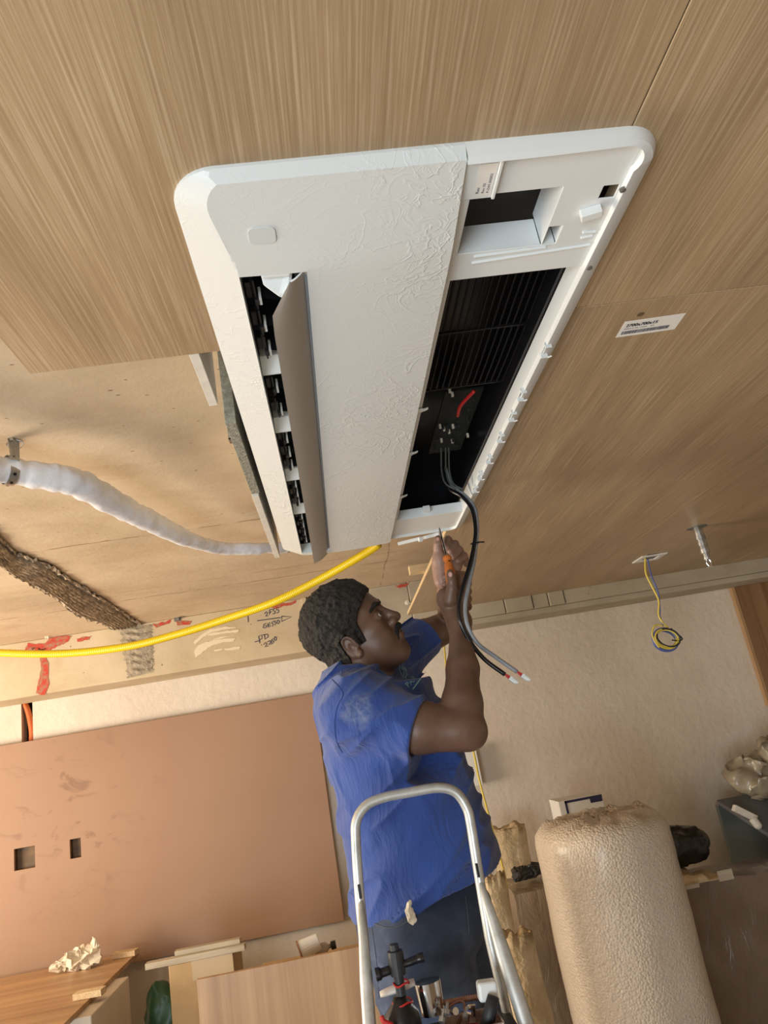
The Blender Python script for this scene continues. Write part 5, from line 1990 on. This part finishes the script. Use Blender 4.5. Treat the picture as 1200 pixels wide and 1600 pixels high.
# far (left) hand, palm towards the camera
B.ell(A3(692, 893, 1.902), (0.0265, 0.018, 0.044), None, 0.014)
B.ell(A3(706, 880, 1.925), (0.030, 0.016, 0.034), None, 0.014)
B.chain([(A3(691, 908, 1.90), 0.0200), (A3(687, 874, 1.892), 0.0185)], 0.014)
B.chain([(A3(687, 874, 1.892), 0.0180), (A3(684, 856, 1.882), 0.0120)], 0.012)
B.chain([(A3(684, 856, 1.880), 0.0120), (A3(684, 850, 1.874), 0.0104), (A3(684, 843, 1.872), 0.0088), (A3(685, 840, 1.873), 0.0075)], 0.004)
for ch in ([(708, 858, 1.935, .0118), (700, 843, 1.888, .0108), (697.5, 856, 1.866, .0096)],
           [(717, 864, 1.938, .0116), (711, 849.5, 1.890, .0104), (704, 862, 1.868, .0092)],
           [(724, 871, 1.938, .0112), (718, 859, 1.892, .0102), (708, 870, 1.872, .0090)],
           [(729, 881, 1.934, .0102), (726, 868, 1.898, .0092), (716, 877, 1.880, .0082)]):
    B.chain([(A3(*p[:3]), p[3]) for p in ch], 0.0018)


def skin_mat():
    m, t, b = nt('skin')
    v = coords(t)
    c = ramp(t, noise(t, v, 18, 4), [(0.3, (0.120, 0.063, 0.041)), (0.7, (0.168, 0.090, 0.058))])
    # paler palms: both hands
    vg = N(t, 'ShaderNodeVectorMath', operation='DISTANCE')
    tc = N(t, 'ShaderNodeTexCoord')
    t.links.new(tc.outputs['Object'], vg.inputs[0])
    pc_ = A3(700, 890, 1.85) - np.array(BASE[person])
    vg.inputs[1].default_value = tuple(pc_)
    gate = ramp(t, vg.outputs['Value'], [(0.06, (1, 1, 1)), (0.17, (0, 0, 0))])
    c = mix(t, gate, c, ramp(t, noise(t, v, 40, 4), [(0.3, (0.28, 0.16, 0.115)), (0.7, (0.38, 0.23, 0.17))]))
    t.links.new(c, b.inputs['Base Color'])
    b.inputs['Roughness'].default_value = 0.46
    b.inputs['Subsurface Weight'].default_value = 0.05
    b.inputs['Subsurface Radius'].default_value = (0.008, 0.003, 0.0015)
    bump(t, b, noise(t, v, 260, 3), 0.12, 0.002)
    return m


SKIN = skin_mat()
me, V, Q = B.mesh('body')
body = link_mesh('body', me, SKIN, person, smooth=True)
sm = body.modifiers.new('smooth', 'SMOOTH')
sm.factor = 0.5
sm.iterations = 2
BODY_BVH = BVHTree.FromPolygons([Vector(v) for v in V], [tuple(q) for q in Q])

# ---- hair: the head's own field, thickened and masked to the hairline
lo, hi = hpnt(0, 0, 0.04) - 0.17, hpnt(0, 0, 0.04) + 0.17
sl, X, Y, Z = B.win(lo, hi)
Hh = Field(lo, hi, 0.0025, 0.03)
Hh.F = headF[sl].copy()
Hh.lo = np.array([X.ravel()[0], Y.ravel()[0], Z.ravel()[0]])
Hh.n = np.array(Hh.F.shape)
X, Y, Z = [a.astype(np.float64) for a in (X, Y, Z)]
q = [((X - HC[0]) * RH[i][0] + (Y - HC[1]) * RH[i][1] + (Z - HC[2]) * RH[i][2]) / HS for i in range(3)]
lx, ly, lz = q
zl = np.interp(lx.ravel(), [-0.13, -0.060, -0.035, -0.022, -0.016, 0.010, 0.013, 0.016, 0.030, 0.034, 0.040, 0.060, 0.078, 0.095], [-0.050, -0.054, -0.052, -0.020, 0.026, 0.028, 0.005, -0.012, -0.012, 0.008, 0.034, 0.052, 0.062, 0.072]).reshape(lx.shape)
thick = 0.004 + 0.014 * np.clip((lz + 0.01) / 0.08, 0, 1) * np.clip((0.105 - lx) / 0.02, 0, 1) - 0.002 * np.clip((-lx - 0.04) / 0.04, 0, 1)
curl = 0.0030 * vnoise(X * 135, Y * 135, Z * 135, 3) + 0.0022 * vnoise(X * 75, Y * 75, Z * 75, 5)
thick = thick + curl * np.clip((lz + 0.05) / 0.06, 0.25, 1)
mask = (zl - lz) * 0.75 + 0.0012 * vnoise(X * 160, Y * 160, Z * 160, 8)
ear = np.sqrt(((lx + 0.004) / 0.018) ** 2 + ((np.abs(ly) - 0.082) / 0.014) ** 2 + ((lz - 0.0) / 0.027) ** 2) - 1
Hh.F = np.maximum(np.maximum(Hh.F - thick, mask), -ear * 0.014).astype(np.float32)
me, _, _ = Hh.mesh('hair')
HAIR = M('curly_black_hair', (0.010, 0.009, 0.008), (0.030, 0.026, 0.022), 130, rough=0.75, bs=170, bstr=1.0, bdist=0.004, spec=0.3)
link_mesh('hair', me, HAIR, person, smooth=True)

# facial hair and eyebrows hug the skin
def facial(name, prims, off, seed):
    F_ = Field(hpnt(0.06, 0, -0.02) - 0.13, hpnt(0.06, 0, -0.02) + 0.13, 0.0022, 0.02)
    for a, b, ra, rb in prims:
        F_.cone(hpnt(*a), hpnt(*b), ra * HS, rb * HS, 0.003)
    F_.F += (0.0007 * vnoise(*[g * 400 for g in F_.win(F_.lo, F_.lo + F_.h * (F_.n - 1))[1:]], seed)).astype(np.float32)
    me, _, _ = F_.mesh(name)
    return link_mesh(name, me, HAIR, person, smooth=True)


for s_ in (-1, 1):
    facial('eyebrow', [((0.0960, 0.012 * s_, 0.0330), (0.0915, 0.032 * s_, 0.0375), 0.0052, 0.0056), ((0.0915, 0.032 * s_, 0.0375), (0.0750, 0.052 * s_, 0.0320), 0.0056, 0.0040)], 0, 4)
facial('moustache', [((0.0965, -0.010, -0.0365), (0.0965, 0.010, -0.0365), 0.0078, 0.0078), ((0.0965, 0.010, -0.0365), (0.0860, 0.025, -0.0450), 0.0078, 0.0062), ((0.0965, -0.010, -0.0365), (0.0860, -0.025, -0.0450), 0.0078, 0.0062),
                     ((0.0860, -0.025, -0.0450), (0.0810, -0.028, -0.0580), 0.0060, 0.0036), ((0.0860, 0.025, -0.0450), (0.0810, 0.028, -0.0580), 0.0060, 0.0036)], 0, 6)
EYEW = M('eye_white', (0.55, 0.50, 0.46), rough=0.2)
IRIS = M('iris_dark', (0.01, 0.006, 0.004), rough=0.1)
for s_ in (-1, 1):
    c = Vector(hpnt(0.0745, 0.031 * s_, 0.013))
    d = Vector(hf)
    mb = MB()
    r = 0.0142 * HS
    mb.lathe(c - d * r, d, [(r * (1 - math.cos(a)), r * math.sin(a)) for a in np.linspace(0, math.pi * 0.86, 14)], 20)
    mb.cur = 1
    up_ = (Vector(hf) * 0.92 + Vector(hu) * 0.25).normalized()
    mb.lathe(c + up_ * r * 0.86, up_, [(0, r * 0.46), (r * 0.10, r * 0.40), (r * 0.16, r * 0.15)], 16)
    mb.build('eye', [EYEW, IRIS], person, smooth=True)

# finger nails
NAIL = M('nail_pink', (0.62, 0.36, 0.30), rough=0.3)
for (x, y, Y_, r) in ((703.5, 897.5, 1.714, 0.0060), (684, 842, 1.872, 0.0048)):
    loc, nrm, _, _ = BODY_BVH.ray_cast(Vector((0, 0, 0)), ray(x, y).normalized())
    if loc:
        mb = MB()
        upv = Vector((0, 0, 1)) - nrm * nrm.z
        upv.normalize()
        sd = nrm.cross(upv)
        pts_ = []
        for a in np.linspace(0, 2 * math.pi, 16, endpoint=False):
            p_ = loc + sd * math.cos(a) * r * 0.85 + upv * math.sin(a) * r * 1.15
            h_ = BODY_BVH.find_nearest(p_)[0]
            pts_.append(h_ + nrm * 0.0002)
        mb.prism(pts_, nrm * 0.0010)
        mb.build('nail', NAIL, person, bevel=0.0003)

# ---- shirt
yaw_t = math.radians(-20)
tf = np.array([math.cos(yaw_t), math.sin(yaw_t), 0])
tl = np.array([-math.sin(yaw_t), math.cos(yaw_t), 0])
YT = 1.80
backp = [A3(*q, YT) for q in ((512, 1066), (502, 1100), (503, 1150), (508, 1185), (520, 1220), (529, 1260), (534, 1300), (540, 1350), (548, 1400), (553, 1450), (556, 1500), (560, 1560))]
frontp = [A3(*q, YT) for q in ((645, 1035), (668, 1055), (690, 1100), (712, 1145), (728, 1180), (745, 1230), (760, 1275), (772, 1310), (781, 1345), (780, 1370), (778, 1420), (776, 1500))]
zb_s = np.array([p[2] for p in backp])[::-1]
xb_s = np.array([p[0] for p in backp])[::-1]
zf_s = np.array([p[2] for p in frontp])[::-1]
xf_s = np.array([p[0] for p in frontp])[::-1]
S = Field((-0.20, 1.50, -0.44), (0.42, 2.18, 0.33), 0.0032, 0.03)
sl, X, Y, Z = S.win(S.lo, S.lo + S.h * (S.n - 1))
zz = Z.ravel()
xb = np.interp(zz, zb_s, xb_s)
xf = np.interp(zz, zf_s, xf_s)
cx, hw_ = (xb + xf) / 2, (xf - xb) / 2
rL = np.interp(zz, [-0.44, -0.30, -0.15, 0.0, 0.09, 0.15], [0.175, 0.185, 0.185, 0.180, 0.165, 0.145])
rF = np.sqrt(np.maximum(hw_ ** 2 - (rL * math.sin(yaw_t)) ** 2, 0.005)) / math.cos(yaw_t)
cx, rL, rF = [a[None, None, :] for a in (cx, rL, rF)]
U = (X - cx) * tf[0] + (Y - YT) * tf[1]
Vv = (X - cx) * tl[0] + (Y - YT) * tl[1]
k0 = np.sqrt((U / rF) ** 2 + (Vv / rL) ** 2)
k1 = np.sqrt((U / rF ** 2) ** 2 + (Vv / rL ** 2) ** 2) + 1e-6
d = k0 * (k0 - 1) / k1
d = np.maximum(d, Z - 0.125)
S.F = np.clip(d, -0.03, 0.03).astype(np.float32)
neckb = A3(552, 1068, 1.80)
S.cone(neckb + (0, 0, -0.035), SHN + np.array((0, 0.0, 0.002)), 0.082, 0.070, 0.05)
S.cone(neckb + (0, 0, -0.035), SHF + np.array((0, 0.0, 0.002)), 0.082, 0.066, 0.05)
CN0, CN1 = SHN, A3(655, 1139, 1.612)
CF0, CF1 = SHF, A3(664, 994, 2.032)
dn = (CN1 - CN0) / np.linalg.norm(CN1 - CN0)
df_ = (CF1 - CF0) / np.linalg.norm(CF1 - CF0)
S.cone(CN0, CN1 + dn * 0.05, 0.074, 0.064, 0.03)
S.cone(CF0, CF1 + df_ * 0.05, 0.068, 0.058, 0.03)
# folds
rot_ = (X * 0.80 + Z * 0.60, Y, -X * 0.60 + Z * 0.80)
low = np.clip((0.02 - Z) / 0.10, 0, 1)
n1 = vnoise(rot_[0] * 5 + 3, rot_[1] * 7 + 9, rot_[2] * 22 + 5, 11)
n2 = vnoise(rot_[0] * 9, rot_[1] * 11, rot_[2] * 48, 12)
fold = 0.0105 * (1 - np.abs(n1)) ** 4 + 0.0028 * n2
a2 = (X * 0.5 - Z * 0.86, Y, X * 0.86 + Z * 0.5)
n3 = vnoise(a2[0] * 30 + 7, a2[1] * 8, a2[2] * 6 + 1, 13)
fold2 = 0.0115 * (1 - np.abs(n3)) ** 4
n4 = vnoise(X * 26 + Z * 9 + 2, Y * 9, Z * 6 + 4, 14)
ribs = np.clip(1 - np.abs(Z + 0.06) / 0.07, 0, 1) * 0.012 * (1 - np.abs(n4)) ** 4
S.F -= (fold * low + fold2 * (1 - low) * 0.8 + ribs * 0.8 - 0.002).astype(np.float32)
outer = S.F.copy()
# cuffs
for C1, dv, r in ((CN1, dn, 0.0585), (CF1, df_, 0.0525)):
    C1e = C1 + dv * 0.0
    t_ = (X - C1e[0]) * dv[0] + (Y - C1e[1]) * dv[1] + (Z - C1e[2]) * dv[2]
    rad = np.sqrt((X - C1e[0]) ** 2 + (Y - C1e[1]) ** 2 + (Z - C1e[2]) ** 2 - t_ ** 2 + 1e-9)
    near = rad < 0.11
    S.F = np.where(near & (t_ > -0.03) & (t_ < 0.12), np.maximum(S.F, t_), S.F)
    well = np.maximum(np.maximum(rad - r, -(t_ + 0.035)), t_ - 0.1)
    S.F = np.maximum(S.F, -well)
# neck opening
well = np.sqrt((X - neckb[0] - 0.018) ** 2 * 0.8 + (Y - 1.80) ** 2) - 0.066
well = np.maximum(well, -(Z - (neckb[2] - 0.045)))
S.F = np.maximum(S.F, -well)
# hem
hem = -(Z - (-0.345 + 0.20 * (X - 0.03) + 0.008 * vnoise(X * 14, Y * 14, Z * 0, 21)))
S.F = np.maximum(S.F, hem)
inner = np.maximum(outer + 0.007, -(-hem) - 0.0 + 0 * Z)
pocket = np.maximum(outer + 0.007, -hem - 0.05)
S.F = np.maximum(S.F, -pocket).astype(np.float32)
me, SV, SQ = S.mesh('polo_shirt')


def shirt_mat():
    m, t, b = nt('blue_polo_cloth')
    v = coords(t)
    c = ramp(t, noise(t, v, 5, 4), [(0.3, (0.016, 0.050, 0.235)), (0.7, (0.026, 0.072, 0.30))])
    tc = N(t, 'ShaderNodeTexCoord')
    vg = N(t, 'ShaderNodeVectorMath', operation='DISTANCE')
    wv = N(t, 'ShaderNodeVectorMath', operation='ADD')
    nz = N(t, 'ShaderNodeTexNoise')
    nz.inputs['Scale'].default_value = 22
    t.links.new(v, nz.inputs['Vector'])
    sc_ = N(t, 'ShaderNodeVectorMath', operation='SCALE')
    sc_.inputs['Scale'].default_value = 0.05
    t.links.new(nz.outputs['Color'], sc_.inputs[0])
    t.links.new(tc.outputs['Object'], wv.inputs[0])
    t.links.new(sc_.outputs[0], wv.inputs[1])
    t.links.new(wv.outputs[0], vg.inputs[0])
    st = SHIRT_STAIN - np.array(BASE[person]) + 0.025
    vg.inputs[1].default_value = tuple(st)
    gate = ramp(t, vg.outputs['Value'], [(0.008, (0.6, 0.6, 0.6)), (0.042, (0, 0, 0))])
    gate = mix(t, 1.0, gate, ramp(t, noise(t, v, 60, 6, 0.7), [(0.38, (0.15, 0.15, 0.15)), (0.6, (1, 1, 1))]), 'MULTIPLY')
    c = mix(t, gate, c, (0.36, 0.42, 0.50))
    t.links.new(c, b.inputs['Base Color'])
    b.inputs['Roughness'].default_value = 0.85
    b.inputs['Sheen Weight'].default_value = 0.25
    bump(t, b, noise(t, coords(t, (1, 1, 0.3), (0, 0.5, 0)), 24, 5, 0.6, 0.8), 0.6, 0.012)
    return m


SHIRT_BVH = BVHTree.FromPolygons([Vector(v) for v in SV], [tuple(q) for q in SQ])


def hit(bvh, x, y, off=0.0012):
    d_ = ray(x, y).normalized()
    loc, nrm, _, _ = bvh.ray_cast(Vector((0, 0, 0)), d_)
    return None if loc is None else loc - d_ * off


h_ = hit(SHIRT_BVH, 563, 1112)
SHIRT_STAIN = np.array(h_ if h_ else SHN)
SHIRT = shirt_mat()
shirt = link_mesh('polo_shirt', me, SHIRT, person, smooth=True)
sm = shirt.modifiers.new('smooth', 'SMOOTH')
sm.factor = 0.5
sm.iterations = 3

# collar
mb = MB()
rows = []
cc_ = neckb + np.array((0.020, 0, -0.002))
prof_ = [(0.068, 0.030), (0.074, 0.040), (0.083, 0.036), (0.093, 0.010), (0.100, -0.012), (0.095, -0.016), (0.085, 0.002)]
for k in range(61):
    a = math.radians(28) + (2 * math.pi - math.radians(56)) * k / 60
    wv = 0.003 * math.sin(a * 5) + 0.002 * math.sin(a * 11)
    tilt_ = -0.10 * math.cos(a) * 0.07 - 0.02 * max(0, math.cos(a))
    rows.append([(cc_[0] + math.cos(a) * (r + wv) * 1.06, cc_[1] + math.sin(a) * (r + wv), cc_[2] + z + tilt_ - 0.03 * max(0, math.cos(a)) ** 2) for r, z in prof_])
mb.grid(rows)
colr = mb.build('collar', SHIRT, shirt, smooth=True)
colr.modifiers.new('thick', 'SOLIDIFY').thickness = 0.002


def proj_line(mb, pts, bvh, r, off=0.0):
    P_ = []
    for q in smooth_path(pts, 6):
        h = hit(bvh, q[0], q[1], off)
        if h is not None:
            if P_ and (h - P_[-1]).length > 0.03:
                continue
            P_.append(h)
    if len(P_) > 2:
        mb.tube(P_, r, 6)


SEAM = M('blue_seam', (0.016, 0.045, 0.19), rough=0.9)
mb = MB()
proj_line(mb, [(519, 1062), (530, 1074), (536, 1086), (527, 1105), (523, 1130), (526, 1158), (535, 1176)], SHIRT_BVH, 0.0011)
if mb.v:
    mb.build('seam', SEAM, shirt)
mb = MB()
proj_line(mb, [(662, 1100), (652, 1125), (640, 1150), (627, 1176)], SHIRT_BVH, 0.0008)
if mb.v:
    mb.build('seam', SEAM, shirt)
# embroidered emblem and letters on the chest
MINT = M('mint_embroidery', (0.30, 0.56, 0.60), rough=0.7)
mb = MB()
for st in ([(624, 1039), (624, 1047), (628, 1055), (634, 1060)], [(628, 1041), (634, 1046), (636, 1052), (634, 1058)], [(626, 1043), (630, 1047), (631, 1052), (632, 1056)], [(630, 1043), (633, 1048), (634, 1053)]):
    proj_line(mb, st, SHIRT_BVH, 0.0013, 0.0015)
vs, fs = text_mesh('PAR', 1.0)
mx, my = max(v.x for v in vs), max(v.y for v in vs)
Vp = []
for v in vs:
    u_, w_ = v.x / mx * 19, v.y / my * 9.5
    x, y = 638.5 + u_ * 0.68 - w_ * 0.66, 1074.5 - u_ * 0.73 - w_ * 0.62
    Vp.append(hit(SHIRT_BVH, x, y, 0.0045) or Vector(at(x, y, Y=1.8)))
mb.add(Vp, fs)
proj_line(mb, [(645, 1077), (651, 1069), (657, 1061)], SHIRT_BVH, 0.0014, 0.0008)
mb.build('embroidery', MINT, shirt)

# ---- jeans
J = Field((-0.22, 1.50, -1.22), (0.46, 2.12, -0.26), 0.005, 0.04)
pel = A3(662, 1425, 1.80)
J.ell(pel + np.array((-0.002, 0, 0.0)), (0.150, 0.168, 0.12), None, 0.03)
hipN, hipF = A3(652, 1470, 1.715), A3(680, 1470, 1.895)
kneeN, kneeF = np.array((hipN[0] + 0.015, 1.70, -0.80)), np.array((hipF[0] + 0.075, 1.90, -0.80))
ankN, ankF = np.array((kneeN[0] - 0.03, 1.70, -1.18)), np.array((kneeF[0] - 0.02, 1.90, -1.18))
J.chain([(hipN, 0.112), (kneeN, 0.080), (ankN, 0.062)], 0.03)
J.chain([(hipF, 0.108), (kneeF, 0.080), (ankF, 0.062)], 0.02)
sl, X, Y, Z = J.win(J.lo, J.lo + J.h * (J.n - 1))
r1 = (X * 0.85 - Z * 0.52, Y, X * 0.52 + Z * 0.85)
nj = vnoise(r1[0] * 5, r1[1] * 6, r1[2] * 22, 31)
J.F -= (0.007 * (1 - np.abs(nj)) ** 3 - 0.002).astype(np.float32)
top_h = Z - (pel[2] + 0.10)
J.F = np.maximum(J.F, top_h).astype(np.float32)
J.F = np.maximum(J.F, -(Z + 1.19)).astype(np.float32)
me, JV, JQ = J.mesh('jeans')


def jeans_mat():
    m, t, b = nt('dark_denim')
    v = coords(t)
    c = ramp(t, noise(t, v, 4.5, 5, 0.6), [(0.35, (0.022, 0.032, 0.062)), (0.52, (0.045, 0.066, 0.12)), (0.66, (0.12, 0.16, 0.25))])
    t.links.new(c, b.inputs['Base Color'])
    b.inputs['Roughness'].default_value = 0.85
    bump(t, b, noise(t, v, 500, 2), 0.2, 0.001)
    return m


JEANS = jeans_mat()
jeans = link_mesh('jeans', me, JEANS, person, smooth=True)
sm = jeans.modifiers.new('smooth', 'SMOOTH')
sm.factor = 0.5
sm.iterations = 3
STITCH = M('denim_stitch', (0.07, 0.085, 0.12), rough=0.8)
JB = BVHTree.FromPolygons([Vector(v) for v in JV], [tuple(q) for q in JQ])
mb = MB()
proj_line(mb, [(580, 1440), (592, 1446), (608, 1450), (625, 1447), (640, 1438)], JB, 0.0014)
mb.build('seam', STITCH, jeans)
mb = MB()
proj_line(mb, [(579, 1437), (584, 1470), (589, 1510), (592, 1560)], JB, 0.0014)
mb.build('seam', STITCH, jeans)
mb = MB()
proj_line(mb, [(727, 1400), (731, 1430), (733, 1460)], JB, 0.0012)
if mb.v:
    mb.build('seam', STITCH, jeans)
BELT = M('dark_belt', (0.012, 0.012, 0.014), rough=0.6)
# paper note peeking out of the pocket
p = hit(JB, 641, 1428, 0.004)
if p is None:
    p = Vector(at(641, 1428, Y=1.63))
mb = MB()
lump(mb, p + Vector((0, -0.002, 0.0)), (0.009, 0.004, 0.026), 14, 12, 1, 60, 0.006, 3)
tag(mb.build('folded_note', PAPERC), 'folded pale paper sticking out of the jeans pocket', 'paper')

# shoes
SHOE = M('work_boot', (0.03, 0.022, 0.017), rough=0.6)
SOLE = M('boot_sole', (0.01, 0.01, 0.01), rough=0.8)
for ank in (ankN, ankF):
    Fs = Field((ank[0] - 0.13, ank[1] - 0.09, -1.245), (ank[0] + 0.24, ank[1] + 0.09, -1.08), 0.005, 0.03)
    Fs.cone((ank[0], ank[1], -1.10), (ank[0], ank[1], -1.17), 0.052, 0.052, 0.02)
    Fs.cone((ank[0] - 0.03, ank[1], -1.19), (ank[0] + 0.13, ank[1], -1.20), 0.042, 0.038, 0.03)
    s2, X, Y, Z = Fs.win(Fs.lo, Fs.lo + Fs.h * (Fs.n - 1))
    Fs.F = np.maximum(Fs.F, -(Z + 1.232)).astype(np.float32)
    me, _, _ = Fs.mesh('boot')
    link_mesh('boot', me, SHOE, person, smooth=True)

# ---- screwdriver held in both hands
t0, t1 = Vector(at(686, 824, Y=1.93)), Vector(at(698, 869, Y=1.785))
t2, t3 = Vector(at(698.5, 870, Y=1.782)), Vector(at(707, 918, Y=1.742))
sd = empty('screwdriver', t3, 'orange-handled screwdriver held up against the cassette by both hands', 'screwdriver')
mb = MB()
dv = (t1 - t0).normalized()
mb.tube([t0, t0 + dv * 0.010, t0 + dv * 0.014, t1, t1 + dv * 0.01], [0.0012, 0.0032, 0.0030, 0.0030, 0.003], 12)
mb.build('shaft', CHROME, sd, smooth=True)
dv2 = (t3 - t2).normalized()
L2 = (t3 - t2).length
mb = MB()
mb.lathe(t2, dv2, [(0, 0.0085), (0.002, 0.0108), (0.009, 0.0110), (0.013, 0.0088), (0.020, 0.0088), (0.030, 0.0112), (0.050, 0.0125), (L2 - 0.01, 0.0125), (L2, 0.008)], 20)
mb.build('handle', ORANGE, sd, smooth=True)
dd_, sa_, ua_ = basis(dv2)
vdir = -Vector(t2).normalized()
for h_ in (0.016, 0.028):
    p = t2 + dv2 * h_
    sdv = dv2.cross(vdir).normalized()
    n_ = (vdir * 0.92 - sdv * 0.38).normalized()
    if (Vector(_right)).dot(sdv) > 0:
        n_ = (vdir * 0.92 + sdv * 0.38).normalized()
    MB().lathe(p + n_ * 0.0065, n_, [(0, 0.0036), (0.0035, 0.0036), (0.0045, 0.002)], 12).build('grip_inlay', BLACK, sd)
